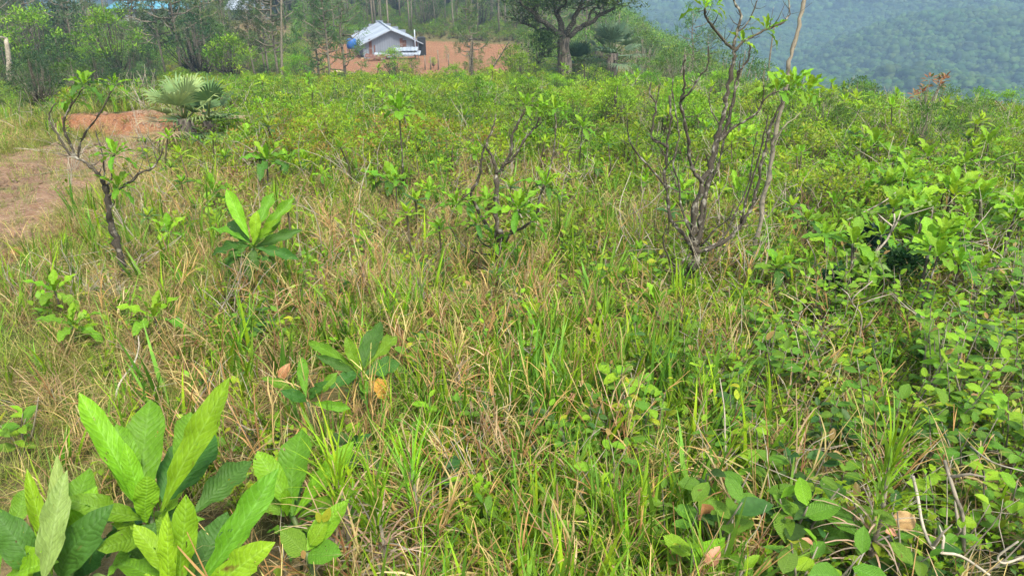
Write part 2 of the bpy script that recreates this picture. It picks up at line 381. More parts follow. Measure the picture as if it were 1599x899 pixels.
#@@GROUND
# ------------------------------------------------------------------ the ground sheet
def seg_dist(x, y, pts):
    d = np.full(np.shape(x), 1e9)
    for (a, b) in zip(pts[:-1], pts[1:]):
        ax, ay = a; bx, by = b; vx, vy = bx-ax, by-ay; t = np.clip(((x-ax)*vx+(y-ay)*vy)/(vx*vx+vy*vy), 0, 1)
        d = np.minimum(d, np.hypot(x-ax-vx*t, y-ay-vy*t))
    return d
TRACK = [tuple(ground(*p)[:2]) for p in ((-420, 470), (-160, 370), (10, 285), (150, 232), (262, 200), (400, 183))]
CUT = [(-8.2, 14.3), (-7.4, 14.3), (-6.2, 14.3)]
GULLY = [tuple(ground(*p)[:2]) for p in ((-30, 430), (25, 395), (60, 372), (110, 345))]
def zones(x, y):
    """masks 0..1: bare track soil, red clay, forest floor"""
    x = np.asarray(x, float); y = np.asarray(y, float)
    wd = np.interp(y, [5, 9, 13, 20], [1.0, 1.0, .9, .6])
    tr = np.clip(1.0-(seg_dist(x, y, TRACK)-wd)/.5, 0, 1)
    cut = np.clip(1-(seg_dist(x, y, CUT)-.24)/.3, 0, 1)
    gul = np.clip(1-(seg_dist(x, y, GULLY)-.07)/.16, 0, 1)*.8
    u = x/np.maximum(y, 1)
    yard = sstep(56, 61, y)*sstep(98, 93, y)*sstep(-.27, -.24, u)*sstep(.03, -.01, u)
    clear = sstep(90, 96, y)*sstep(128, 120, y)*sstep(-.37, -.34, u)*sstep(-.26, -.29, u)*.75
    slope_clear = sstep(39, 44, y+3*np.sin(x*.5))*sstep(64, 60, y)*sstep(-.21, -.15, u)*sstep(.04, .0, u)*.75
    red = np.maximum.reduce([cut, gul, yard*.68, slope_clear*.85])
    red = np.maximum(red, clear*.6)
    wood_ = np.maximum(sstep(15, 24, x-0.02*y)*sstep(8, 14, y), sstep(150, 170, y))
    return tr, red, wood_
def build_ground():
    def axis(lo, hi, n, k):
        a = np.linspace(math.asinh(lo/k), math.asinh(hi/k), n); return np.sinh(a)*k
    xs = axis(-3800, 3800, 460, 5); ys = axis(-60, 4600, 400, 6)
    X, Y = np.meshgrid(xs, ys); Z = H(X, Y)
    bank = np.clip(1-np.abs(seg_dist(X, Y, CUT)-.5)/.6, 0, 1)
    tr, red, wd = zones(X, Y)
    Z = Z-.04*tr-.05*tr*np.cos(seg_dist(X, Y, TRACK)*4.5)+.12*wob(X*3, Y*3, .9)*np.clip(red, 0, 1)*(Y < 20)
    n = len(xs); me = bpy.data.meshes.new('ground')
    V = np.stack([X.ravel(), Y.ravel(), Z.ravel()], 1)
    i = np.arange(len(ys)-1)[:, None]*n+np.arange(n-1)[None]; q = np.stack([i, i+1, i+n+1, i+n], -1).reshape(-1, 4)
    me.vertices.add(len(V)); me.vertices.foreach_set('co', V.astype(np.float32).ravel())
    me.loops.add(q.size); me.loops.foreach_set('vertex_index', q.astype(np.int32).ravel())
    me.polygons.add(len(q)); me.polygons.foreach_set('loop_start', np.arange(0, q.size, 4, dtype=np.int32)); 
    me.update(calc_edges=True); me.polygons.foreach_set('use_smooth', [True]*len(q))
    a = me.attributes.new('zone', 'FLOAT_COLOR', 'POINT')
    a.data.foreach_set('color', np.stack([tr.ravel(), red.ravel(), wd.ravel(), np.ones(tr.size)], 1).astype(np.float32).ravel())
    me.materials.append(M['ground']); o = obj('ground', me); tag(o, 'hill ground of red soil and dry thatch falling to a valley', None, None, 'structure')
build_ground()

# ------------------------------------------------------------------ patterns for the countless small plants
def pattern_collection(name, meshes):
    c = bpy.data.collections.new(name)
    for i, me in enumerate(meshes):
        o = bpy.data.objects.new('%s_%02d' % (name, i), me); c.objects.link(o)
    return c
def scatter(name, coll, n_var, pts, scales, label, tilt=.12, zoff=-.01, order=None):
    """one object of countless plants, each standing on the ground"""
    pts = np.asarray(pts, float); n = len(pts)
    me = bpy.data.meshes.new(name); z = H(pts[:, 0], pts[:, 1])+zoff
    me.vertices.add(n); me.vertices.foreach_set('co', np.c_[pts[:, :2], z].astype(np.float32).ravel())
    rot = np.c_[rng.normal(0, tilt, n), rng.normal(0, tilt, n), rng.uniform(0, 2*math.pi, n)]
    a = me.attributes.new('rot', 'FLOAT_VECTOR', 'POINT'); a.data.foreach_set('vector', rot.astype(np.float32).ravel())
    a = me.attributes.new('scl', 'FLOAT', 'POINT'); a.data.foreach_set('value', np.asarray(scales, np.float32))
    a = me.attributes.new('pick', 'INT', 'POINT'); a.data.foreach_set('value', (rng.integers(0, n_var, n) if order is None else order).astype(np.int32))
    g = bpy.data.node_groups.new(name, 'GeometryNodeTree')
    g.interface.new_socket('Geometry', in_out='INPUT', socket_type='NodeSocketGeometry'); g.interface.new_socket('Geometry', in_out='OUTPUT', socket_type='NodeSocketGeometry')
    gi = g.nodes.new('NodeGroupInput'); go = g.nodes.new('NodeGroupOutput')
    ip = g.nodes.new('GeometryNodeInstanceOnPoints'); ci = g.nodes.new('GeometryNodeCollectionInfo')
    ci.inputs['Collection'].default_value = coll; ci.inputs['Separate Children'].default_value = True; ci.inputs['Reset Children'].default_value = True
    def na(nm, ty):
        x = g.nodes.new('GeometryNodeInputNamedAttribute'); x.data_type = ty; x.inputs['Name'].default_value = nm; return x.outputs[0]
    L = g.links.new; L(gi.outputs[0], ip.inputs['Points']); L(ci.outputs[0], ip.inputs['Instance']); ip.inputs['Pick Instance'].default_value = True
    L(na('pick', 'INT'), ip.inputs['Instance Index']); L(na('rot', 'FLOAT_VECTOR'), ip.inputs['Rotation']); L(na('scl', 'FLOAT'), ip.inputs['Scale'])
    L(ip.outputs[0], go.inputs[0])
    o = obj(name, me); md = o.modifiers.new('plants', 'NODES'); md.node_group = g
    return tag(o, label, None, None, 'stuff')

def grass_tuft(kind, seed):
    r = random.Random(seed); mb = MB()
    if kind == 'green':
        for _ in range(14): blade(mb, (r.gauss(0, .03), r.gauss(0, .03), 0), r.uniform(0, 6.28), r.uniform(.05, .45), r.uniform(.16, .36), r.uniform(.006, .012), r.uniform(.3, 1.3), vary(r.choice([LIME, MID, MID, (.13, .26, .03), GREEN, YELG]), .25, r))
        for _ in range(3): blade(mb, (r.gauss(0, .03), r.gauss(0, .03), 0), r.uniform(0, 6.28), r.uniform(.1, .7), r.uniform(.15, .3), .004, r.uniform(.5, 1.8), vary(STRAW, .25, r))
    if kind == 'wide':
        for _ in range(7): blade(mb, (r.gauss(0, .02), r.gauss(0, .02), 0), r.uniform(0, 6.28), r.uniform(.03, .35), r.uniform(.22, .42), r.uniform(.014, .024), r.uniform(.1, .9), vary(r.choice([LIME, MID, (.13, .26, .03), GREEN]), .25, r), seg=5)
    if kind == 'fine':
        for _ in range(30): blade(mb, (r.gauss(0, .05), r.gauss(0, .05), 0), r.uniform(0, 6.28), r.uniform(.1, .8), r.uniform(.12, .26), .0035, r.uniform(.6, 2.0), vary(r.choice([STRAW, OLIVE, (.22, .26, .04), (.17, .25, .03), (.28, .28, .08), (.13, .23, .02)]), .25, r), seg=4)
    if kind == 'dry':
        a0 = r.uniform(0, 6.28)
        for _ in range(20): blade(mb, (r.gauss(0, .04), r.gauss(0, .04), r.uniform(0, .1)), a0+r.gauss(0, 1.1), r.uniform(.2, 1.0), r.uniform(.14, .32), r.uniform(.003, .006), r.uniform(1.0, 2.6), vary(r.choice([STRAW, BROWN, (.28, .2, .09), STRAW, (.33, .24, .1)]), .25, r), seg=5)
    if kind == 'sedge':    # a stem with narrow blades in whorls: green above, dead and drooping below
        h = r.uniform(.22, .34); tube(mb, [(0, 0, 0), (.01, .01, h*.5), (0, .02, h)], [.005, .004, .003], 4, BROWN)
        for i in range(26):
            s = i/26; c = vary(BROWN if s < .35 else STRAW if s < .5 else r.choice([LIME, YELG, MID]), .25, r)
            blade(mb, (0, .01, h*(.12+.88*s)), i*2.4, .9-.75*s, r.uniform(.13, .2), .005, 1.5-.6*s, c, seg=4)
    return mb.mesh(kind+'_tuft', M['grass'])
def herb(seed, L0, h, cols, n=26, stems=5, wide=.5, spread=.12, mat='leaf', tips=None, tipn=0):
    r = random.Random(seed); mb = MB()
    for s in range(stems):
        a = r.uniform(0, 6.28); le = r.uniform(.05, 1)*spread; top = Vector((math.cos(a)*le, math.sin(a)*le, h*r.uniform(.6, 1)))
        mid = Vector((top.x*.3, top.y*.3, top.z*.5)); tube(mb, [(top.x*.05, top.y*.05, 0), mid, top], [L0*.04, L0*.03, L0*.015], 3, vary((.12, .1, .05), .3, r))
        k = n//stems
        for i in range(k):
            t = .25+.75*(i+.5)/k; p = mid.lerp(top, (t-.5)*2) if t > .5 else Vector((top.x*.05, top.y*.05, 0)).lerp(mid, t*2)
            az = i*2.4+r.uniform(-.4, .4); el = r.uniform(-.1, .6)+.6*(t > .9)
            d = Vector((math.cos(az)*math.cos(el), math.sin(az)*math.cos(el), math.sin(el)))
            c = vary(r.choice(cols), .22, r)
            if tips and i >= k-tipn: c = vary(r.choice(tips), .2, r)
            L_ = L0*r.uniform(.6, 1.15)*(.7 if t > .93 else 1); mini_leaf(mb, p, d, (r.uniform(-.4, .4), r.uniform(-.4, .4), 1), L_, L_*wide*r.uniform(.85, 1.15), c, bend=r.uniform(0, .35))
    return mb.mesh('herb', M[mat])
def bush_pattern(seed, rad, h, cols, n, L0, wide=.45, tips=None, lumps=7):
    """a bush: stems that fork, small leaves in clumps near the ends of the twigs"""
    r = random.Random(seed); mb = MB()
    for s in range(lumps):
        a = r.uniform(0, 6.28); le = rad*math.sqrt(r.random())*.85; c = Vector((math.cos(a)*le, math.sin(a)*le, h*r.uniform(.45, 1)*(1-.3*(le/rad)**2)))
        b = Vector((c.x*.1, c.y*.1, 0)); tube(mb, [b, b.lerp(c, .5)+Vector((r.gauss(0, .03), r.gauss(0, .03), 0)), c], [.012, .008, .004], 3, vary((.16, .13, .09), .3, r))
        cr = rad*r.uniform(.3, .5); col = r.choice(cols)
        for i in range(n//lumps):
            v = rdir(-.5, 1.5, r)*cr*r.uniform(.35, 1); v.z *= .7; p = c+v
            L_ = L0*r.uniform(.6, 1.2); d = (v.normalized()+rdir(-.3, .8, r)*.8)
            cc = vary(col if r.random() < .75 else r.choice(cols), .22, r)
            if tips and v.z > cr*.35 and r.random() < .25: cc = vary(r.choice(tips), .2, r)
            mini_leaf(mb, p, d, (r.uniform(-.5, .5), r.uniform(-.5, .5), 1), L_, L_*wide, cc, bend=r.uniform(0, .3))
    return mb.mesh('bush', M['leaf'])
def rosette_pattern(seed, L0, h, col, n=11):
    r = random.Random(seed); mb = MB(); tube(mb, [(0, 0, 0), (.02, .01, h*.5), (0, 0, h)], [.008, .007, .007], 4, (.12, .1, .06))
    for i in range(n):
        s = i/n; el = .1+1.15*s; az = i*2.4; d = Vector((math.cos(az)*math.cos(el), math.sin(az)*math.cos(el), math.sin(el)))
        L_ = L0*(1-.35*s)*r.uniform(.85, 1.1); mini_leaf(mb, (0, 0, h*(.9+.1*s)), d, (0, 0, 1), L_, L_*.34, vary(col if s < .5 else LIME, .15, r), bend=.3*(1-s))
    return mb.mesh('rosette', M['leaf'])

GP = pattern_collection('green_tuft_patterns', [grass_tuft('green', i) for i in range(5)]+[grass_tuft('wide', i) for i in range(3)]+[grass_tuft('sedge', i) for i in range(2)])
FP = pattern_collection('fine_tuft_patterns', [grass_tuft('fine', 20+i) for i in range(5)])
DP = pattern_collection('dry_tuft_patterns', [grass_tuft('dry', 40+i) for i in range(5)])
HP = pattern_collection('herb_patterns', [herb(60+i, .035+.008*(i % 3), .16+.04*(i % 2), [[GREEN, MID, BLUEG], [MID, YELG, LIME], [GREEN, DARK, BLUEG], [LIME, YELG, MID]][i % 4], 34, 6, .55, tips=[PINK, YELG, LIME, YELG, LIME, LIME, YELG] if i % 4 == 1 else [LIME, YELG], tipn=1) for i in range(8)])
BP = pattern_collection('bush_patterns', [bush_pattern(80+i, .32+.05*(i % 3), .42+.1*(i % 3), [[MID, LIME, YELG], [GREEN, MID, YELG], [YELG, LIME, (.2, .25, .03)], [OLIVE, GREEN, (.09, .15, .03)], [YELG, (.24, .17, .03), MID], [GREEN, BLUEG, MID], [MID, GREEN, LIME], [OLIVE, YELG, (.2, .13, .05)]][i], 320, .05, tips=[LIME, YELG, LIME, (.28, .17, .04) if i in (4, 7) else LIME]) for i in range(8)])
RP = pattern_collection('seedling_patterns', [rosette_pattern(100+i, .12, .1+.1*i, [MID, GREEN, BLUEG, LIME][i]) for i in range(4)])
def stalk_pattern(seed):
    r = random.Random(seed); mb = MB()
    for s in range(r.randint(3, 5)):
        c = vary(r.choice([(.42, .27, .1), (.40, .33, .13), (.33, .17, .07), (.45, .36, .2)]), .15, r); a = r.uniform(0, 6.28); l_ = r.uniform(.2, .42); le = r.uniform(.05, .3); p = Vector((r.gauss(0, .03), r.gauss(0, .03), 0)); d = Vector((math.cos(a)*le, math.sin(a)*le, 1)).normalized()
        q = [p+d*l_*t+Vector((math.cos(a), math.sin(a), -.3))*.12*l_*t*t for t in (0, .35, .7, 1)]; tube(mb, q, [.0032, .0026, .002, .001], 3, c)
        for k in range(3): blade(mb, q[1].lerp(q[2], k*.4), a+r.uniform(-1.5, 1.5), .6, l_*.4, .006, 1.4, c, 3)
    return mb.mesh('stalk', M['grass'])
KP = pattern_collection('stalk_patterns', [stalk_pattern(i) for i in range(4)])
def twig_pattern(seed):
    r = random.Random(seed); mb = MB()
    for s in range(r.randint(3, 6)):
        d = rdir(.3, 1.3, r); p = Vector((r.gauss(0, .03), r.gauss(0, .03), 0)); pts = [p]
        for k in range(5): d = (d+rdir(-.6, .8, r)*.35).normalized(); p = p+d*.09; pts.append(p.copy())
        tube(mb, pts, [.004, .0035, .003, .0025, .002, .001], 3); q = pts[2]; tube(mb, [q, q+rdir(0, 1, r)*.12, q+rdir(.2, 1.2, r)*.2], [.0025, .002, .001], 3)
    return mb.mesh('twig', M['twig'])
TP = pattern_collection('twig_patterns', [twig_pattern(i) for i in range(5)])

def cand(n, y0, y1, pw=1.0, xl=-.78, xr=.78):
    """random ground points in a wedge; pw shapes how their number falls with distance"""
    u = rng.random(n); y = (y0**pw+(y1**pw-y0**pw)*u)**(1/pw); x = y*rng.uniform(xl, xr, n)+rng.normal(0, .3, n)
    return np.c_[x, y]
def fields(p):
    x, y = p[:, 0], p[:, 1]; px, py = proj(x, y, H(x, y)); tr, red, wd = zones(x, y)
    bare = np.maximum(tr, np.clip(red, 0, 1)); return px, py, bare, x, y
CLEAR = [(tuple(ground(*q)[:2]), r) for q, r in (((458, 840), .22), ((480, 890), .16), ((563, 620), .24), ((480, 660), .2), ((215, 850), .3), ((300, 930), .3), ((80, 900), .3), ((393, 420), .28), ((240, 520), .14), ((970, 660), .12))]
def keep(p, prob):
    ok = rng.random(len(p)) < prob
    for (cx, cy), r in CLEAR: ok &= ((np.hypot(p[:, 0]-cx, p[:, 1]-cy) > r) | (rng.random(len(p)) < .12))
    return p[ok]
def patch(x, y, sc, off=0): return np.clip(.5+.6*wob(x+off, y-off, sc), 0, 1)

def scatter_all():
    # short dry and olive grass: the left bank, the verge and the middle ground
    p = cand(30000, 1.2, 26, 1.25); px, py, bare, x, y = fields(p)
    left = 1-sstep(250, 620, px+.35*(py-300)); pr = (.12+.88*left+.25*patch(x, y, .8, 3))*(1-.9*bare)
    p = keep(p, np.clip(pr, 0, 1)); s = np.interp(p[:, 1], [1, 4, 10, 26], [.75, .8, 1.0, 1.9])*rng.uniform(.7, 1.25, len(p))
    scatter('fine_grass', FP, 5, p, s, 'fine olive and straw coloured grass over the bank and verge')
    # dead straw
    p = cand(17000, 1.2, 22, 1.2); px, py, bare, x, y = fields(p)
    mid = np.exp(-((px-600)/420)**2)*sstep(150, 280, py); pr = (.16+.95*mid*patch(x, y, .7, 9)+.22*patch(x, y, .5, 20)**2)*(1-bare)
    p = keep(p, np.clip(pr, 0, 1)); s = np.interp(p[:, 1], [1, 4, 10, 26], [.8, .9, 1.1, 1.6])*rng.uniform(.7, 1.3, len(p))
    scatter('dry_grass', DP, 5, p, s, 'dead brown straw grass matted between the green plants', tilt=.25)
    # green grass
    p = cand(22000, 1.15, 24, 1.2); px, py, bare, x, y = fields(p)
    c = np.exp(-((px-880)/300)**2)*sstep(420, 620, py); pr = (.13+.75*c*(.35+.65*patch(x, y, .4, 12))+.4*patch(x, y, .9, 31)**2)*(1-bare)*np.where(px < 250, .45, 1)*(1-.6*sstep(1080, 1250, px)*sstep(420, 560, py))
    p = keep(p, np.clip(pr, 0, 1)); s = np.interp(p[:, 1], [1, 4, 10, 24], [.8, .9, .95, 1.4])*rng.uniform(.65, 1.3, len(p))
    scatter('green_grass', GP, 10, p, s, 'fresh green grass blades in tufts across the slope')
    p = cand(5200, 1.15, 7, 1.2, -.5, .5); px, py, bare, x, y = fields(p)
    c = np.exp(-((px-830)/270)**2)*sstep(400, 600, py); p = keep(p, (.02+.55*c*(patch(x, y, .35, 44) > .6))*(1-bare))
    scatter('broad_bladed_grass', GP, 10, p, rng.uniform(.7, 1.15, len(p)), 'broad bright grass blades thick in the near centre', order=5+rng.integers(0, 3, len(p)))
    p = cand(3600, 1.15, 9, 1.2, -.6, .7); px, py, bare, x, y = fields(p)
    c = np.exp(-((px-720)/330)**2)*sstep(330, 520, py); p = keep(p, (.08+.5*c)*(1-bare))
    scatter('dry_grass_stalks', KP, 4, p, rng.uniform(.7, 1.3, len(p)), 'thin tan seed stalks leaning above the green grass', tilt=.35)
    # leafy herbs
    p = cand(34000, 1.2, 30, 1.25, -.75, .85); px, py, bare, x, y = fields(p)
    rt = sstep(650, 1150, px); pr = (.26+.74*rt+.7*patch(x, y, 1.1, 55)**2)*(1-bare)*np.clip(sstep(80, 480, px)+.08, 0, 1)
    p = keep(p, np.clip(pr, 0, 1)); s = np.interp(p[:, 1], [1, 4, 10, 30], [.8, .9, 1.2, 1.9])*rng.uniform(.6, 1.3, len(p))
    scatter('leafy_undergrowth', HP, 8, p, s, 'low leafy herbs with small oval leaves covering the slope')
    # scrub of the middle and far field
    p = cand(24000, 6.5, 62, 1.35, -.85, .9); px, py, bare, x, y = fields(p)
    lim = np.interp(px, [0, 240, 300, 420, 700, 1000, 1250, 1599], [205, 205, 270, 330, 300, 310, 420, 480])
    pr = np.clip((lim-py)/110, 0, 1)*(.45+.55*patch(x, y, 1.8, 7))*(1-np.clip(bare*1.3, 0, 1))
    p = keep(p, pr); s = np.interp(p[:, 1], [6, 12, 25, 45, 60], [.7, .9, 1.2, 1.25, .9])*rng.uniform(.55, 1.25, len(p))
    o = rng.integers(0, 8, len(p)); g = (patch(p[:, 0], p[:, 1], 3, 70) > .6); o = np.where(g & (rng.random(len(p)) < .6), 3, o)
    orange = patch(p[:, 0], p[:, 1], 2.2, 130) > .72; o = np.where(~orange & ((o == 4) | (o == 7)), 0, o); o = np.where(orange & (rng.random(len(p)) < .5), 4, o)
    o = np.where((p[:, 0] < -.45*p[:, 1]) & (p[:, 1] > 10) & (rng.random(len(p)) < .7), 3, o)
    scatter('scrub', BP, 8, p, s, 'dense low scrub with small leaves, green to yellow and orange', order=o)
    p = cand(9000, 60, 190, 1.2, -.85, .12); px, py, bare, x, y = fields(p)
    ok = (bare < .2)&~((np.abs(px-610) < 60)&(y < 95)); p = p[ok]
    scatter('wood_undergrowth', BP, 8, p, rng.uniform(1.2, 2.6, len(p)), 'rank undergrowth covering the floor of the far wood', order=rng.choice([3, 5, 3, 1], len(p)))
    p = cand(2600, 5, 40, 1.2, -.6, .85); px, py, bare, x, y = fields(p)
    p = keep(p, (.25+.6*sstep(900, 1300, px))*(1-bare)); s = np.interp(p[:, 1], [5, 12, 40], [.9, 1.5, 2.6])*rng.uniform(.6, 1.3, len(p))
    scatter('seedling_undergrowth', RP, 4, p, s, 'small leafy rosette seedlings dotted through the scrub')
    p = cand(2300, 1.5, 25, 1.2, -.6, .8); px, py, bare, x, y = fields(p)
    p = keep(p, .35+.5*sstep(900, 1300, px)); s = np.interp(p[:, 1], [1, 5, 25], [.6, 1.1, 2.2])*rng.uniform(.6, 1.3, len(p))
    scatter('dead_twig_litter', TP, 5, p, s, 'thin bleached dead twigs standing and lying in the undergrowth', tilt=.6)
    # pebbles and clods on the bare track
    mb = []
    for i in range(4):
        m_ = MB(); r = random.Random(i); vs = []
        for a in range(3):
            for b in range(7): th = b*math.pi*2/7; e = (-.5, .25, .8)[a]; rr = (1, .85, .4)[a]*r.uniform(.75, 1.2); vs.append((math.cos(th)*rr, math.sin(th)*rr*.8, e*r.uniform(.6, .8)))
        vs.append((0, 0, .75)); fs = [(a*7+b, a*7+(b+1) % 7, a*7+7+(b+1) % 7, a*7+7+b) for a in range(2) for b in range(7)]+[(14+b, 14+(b+1) % 7, 21) for b in range(7)]
        m_.add(vs, fs); mb.append(m_.mesh('clod', M['stone'], smooth=False))
    SPt = pattern_collection('clod_patterns', mb)
    p = cand(26000, 5, 20, 1.2, -.85, -.2); px, py, bare, x, y = fields(p)
    p = keep(p, np.where(bare > .5, .3, 0)); s = rng.lognormal(-4.4, .55, len(p))
    scatter('stone_rubble', SPt, 4, p, s, 'crumbs of red soil and small stones on the dirt track')
scatter_all()

#@@PLANTS
# ------------------------------------------------------------------ broad-leaved plants, leaf by leaf
KL = {}
def leaves_of(key, kind, wid, col, n=4, mat='bigleaf', nu=10, nv=4, curls=(.3, 1.3), fold=.3, wave=.22, tip=None):
    KL[key] = [leaf_mesh(key+'_leaf', kind, wid, curls[0]+(curls[1]-curls[0])*i/(n-1), fold+.1*(i % 2), M[mat], vary(col, .1), nu, nv, wave, seed=i*3+len(key), roll=.25*(-1)**i, tip_tint=tip) for i in range(n)]
leaves_of('lime', 'oblong', .36, (.16, .32, .012), curls=(.15, .9), tip=(.18, .34, .015))
leaves_of('mid', 'oblong', .36, (.10, .225, .013), curls=(.2, 1.1))
leaves_of('dark', 'lance', .36, (.055, .145, .02), curls=(.3, 1.4))
leaves_of('pale', 'lance', .34, (.20, .29, .07), curls=(.5, 1.5))
leaves_of('small_green', 'ovate', .55, (.09, .195, .016), mat='bigleaf', nu=5, curls=(.1, .7), fold=.2, wave=.06)
leaves_of('small_lime', 'ovate', .55, (.165, .31, .013), mat='bigleaf', nu=5, curls=(.1, .7), fold=.2, wave=.06)
leaves_of('small_yellow', 'ovate', .5, (.30, .34, .02), mat='bigleaf', nu=5, curls=(.1, .7), fold=.2, wave=.06)
leaves_of('small_pink', 'ovate', .5, (.27, .18, .06), mat='leaf', nu=5, curls=(.1, .7), fold=.2, wave=.06)
leaves_of('small_dark', 'ovate', .5, (.05, .12, .025), mat='leaf', nu=5, curls=(.1, .7), fold=.2, wave=.06)
def put_leaf(parent, me, p, d, up, L, wscale=1.0, lab=None):
    Rm = frame_from(d, up).to_4x4()
    o = obj('leaf', me, parent, mat=Matrix.Translation(Vector(p)) @ Rm @ Matrix.Diagonal((L*wscale, L, L, 1)))
    if lab: o['label'] = lab
    return o
def tube_mesh(name, paths, mat, sides=6, lump=.15):
    mb = MB()
    for pts, radii in paths: tube(mb, pts, radii, sides, lump=lump)
    return mb.mesh(name, mat)
def rosette(parent, top, L, n, keys, r, el=(-.05, 1.3), lean=Vector((0, 0, 1)), wid=1.0):
    """spiral of leaves round a shoot tip; keys = outer, middle, inner kinds"""
    Q = Vector((0, 0, 1)).rotation_difference(lean)
    for i in range(n):
        s = i/max(1, n-1); e = el[0]+(el[1]-el[0])*s**.9+r.uniform(-.12, .12); az = i*2.4+r.uniform(-.25, .25)
        d = Vector((math.cos(az)*math.cos(e), math.sin(az)*math.cos(e), math.sin(e))); k = keys[min(2, int(s*3))]
        LL = L*(1.0-.4*s**2)*r.uniform(.82, 1.1); me = KL[k][min(3, int((1-s)*3+r.random()))]
        up = Vector((0, 0, 1)) if e < 1.0 else -Vector((math.cos(az), math.sin(az), 0))
        up = Q@(up*1.0-Vector((math.cos(az), math.sin(az), 0))*.5)
        put_leaf(parent, me, Vector(top)+Q@(d*L*.03)+Q@Vector((0, 0, -.06*L*(1-s))), Q@d, up, LL, wid*r.uniform(.85, 1.15))
_seen_labels = set()
def plant_at(px, py, Lpx, stem_h, n, keys, label, group=None, seed=0, name='broad_leaved_plant', lean=None, wid=1.0, cat='plant'):
    wid *= random.Random(int(px*7)).uniform(.85, 1.25); stem_h, Lpx = (stem_h+.1, Lpx*1.3) if stem_h < .2 else (stem_h, Lpx*1.1); g = ground(px, py, stem_h); dist = (g-Vector((0, 0, EYE))).length; L = Lpx/F*dist*1.05
    r = random.Random(seed+int(px)); e = thing(name, g, label, cat, group); top = Vector((r.gauss(0, .02), 0, stem_h))
    if stem_h > .02:
        k = max(.006, L*.035)
        obj('stem', tube_mesh('stem', [([(0, 0, -.03), (top.x*.2+.01, 0, stem_h*.5), top], [k*1.3, k, k*.8])], M['stem'] if stem_h < .2 else M['bark'], 5), e)
    rosette(e, top, L, n, keys, r, lean=lean or Vector((r.gauss(0, .12), r.gauss(0, .12)-.05, 1)).normalized(), wid=wid)
    return e

# the nearest plants: leaves aimed one by one
def aimed_plant(name, base_px, Y0, leaves, label, extra=None, extra_stem=True):
    p0 = at(*base_px, Y0); g = Vector((p0.x, p0.y, hz(p0.x, p0.y))); e = thing(name, g, label, 'plant')
    if extra_stem: obj('stem', tube_mesh('stem', [([(0, 0, -.03), (.02, .01, (p0.z-g.z)*.5), p0-g], [.011, .009, .007])], M['stem'], 6), e)
    for (b, t, dy, key, wpx, ci) in leaves:
        B = at(b[0], b[1], Y0+dy[0]); T = at(t[0], t[1], Y0+dy[1]); L = (T-B).length; toc = (Vector((0, 0, EYE))-(B+T)/2).normalized()
        up = toc*.9+Vector((0, 0, .5))+Vector((rnd.gauss(0, .15), rnd.gauss(0, .15), 0))
        me = KL[key][ci]; base_w = .36 if key in ('lime', 'mid', 'dark') else .34 if key == 'pale' else .55 if 'small' in key else .36
        dist = ((B+T)/2-Vector((0, 0, EYE))).length; W = wpx*(.76 if key[0] != 's' else 1.05)/F*dist; 
        curl = me['curl'] if 'curl' in me else 0
        put_leaf(e, me, B-g, (T-B)+Vector((0, 0, .12*L*(1+ci)*.5)), up, L*1.06, W/(L*1.06*base_w))
    if extra: rosette(e, p0-g-Vector((0, 0, extra[0]*.35)), extra[0], extra[1], extra[2], random.Random(int(base_px[0])), el=(-.25, .75), wid=.85)
    return e
aimed_plant('broad_leaved_plant', (232, 805), 1.72, [
    ((215, 800), (135, 618), (0, .1), 'lime', 55, 1), ((222, 800), (183, 668), (.0, .12), 'mid', 62, 0), ((232, 795), (230, 630), (.03, .25), 'mid', 85, 0),
    ((255, 800), (350, 605), (.02, .12), 'lime', 62, 0), ((262, 790), (322, 668), (.1, .35), 'dark', 92, 0), ((300, 800), (398, 712), (.1, .3), 'dark', 52, 1),
    ((275, 760), (300, 640), (.15, .35), 'mid', 60, 1), ((225, 812), (118, 783), (0, -.1), 'mid', 50, 2), ((232, 815), (226, 750), (-.02, -.02), 'lime', 52, 0),
    ((222, 815), (203, 705), (-.02, .0), 'lime', 40, 1), ((238, 830), (190, 850), (-.02, -.18), 'mid', 45, 2), ((250, 815), (320, 800), (.02, .2), 'dark', 60, 1),
    ((230, 815), (140, 835), (0, .1), 'dark', 70, 1), ((240, 815), (215, 870), (0, -.1), 'dark', 70, 2), ((245, 810), (275, 860), (0, -.1), 'mid', 50, 2)],
    'tallest of the near left plants, with long ribbed lime and dark green leaves', (.19, 15, ('dark', 'mid', 'lime')))
aimed_plant('broad_leaved_plant', (300, 930), 1.5, [
    ((285, 925), (288, 785), (0, .05), 'lime', 56, 0), ((310, 915), (425, 752), (.05, .15), 'mid', 62, 1), ((310, 925), (415, 868), (0, -.02), 'lime', 62, 1),
    ((285, 930), (215, 820), (0, .08), 'lime', 48, 1), ((270, 930), (185, 870), (0, .1), 'mid', 55, 1), ((280, 935), (200, 915), (0, .02), 'lime', 55, 2),
    ((300, 930), (350, 800), (.1, .3), 'dark', 70, 0), ((275, 935), (250, 860), (0, -.1), 'lime', 40, 2)],
    'lime green plant with broad pointed leaves at the bottom edge below the tallest near plant', (.17, 12, ('dark', 'mid', 'lime')))
aimed_plant('broad_leaved_plant', (85, 900), 1.55, [
    ((80, 900), (48, 748), (0, .05), 'lime', 30, 1), ((90, 890), (90, 720), (.03, .15), 'pale', 34, 0), ((65, 905), (98, 752), (-.1, -.02), 'pale', 46, 1),
    ((100, 880), (135, 735), (.05, .25), 'mid', 62, 0), ((95, 885), (150, 770), (.05, .15), 'lime', 50, 1), ((60, 905), (-10, 800), (0, .02), 'dark', 60, 1),
    ((95, 900), (120, 850), (0, -.1), 'dark', 70, 2), ((100, 890), (160, 860), (.1, .1), 'dark', 60, 1)],
    'plant with pale undersides of its curled ribbed leaves showing, in the lower left corner', (.17, 13, ('dark', 'mid', 'pale')))
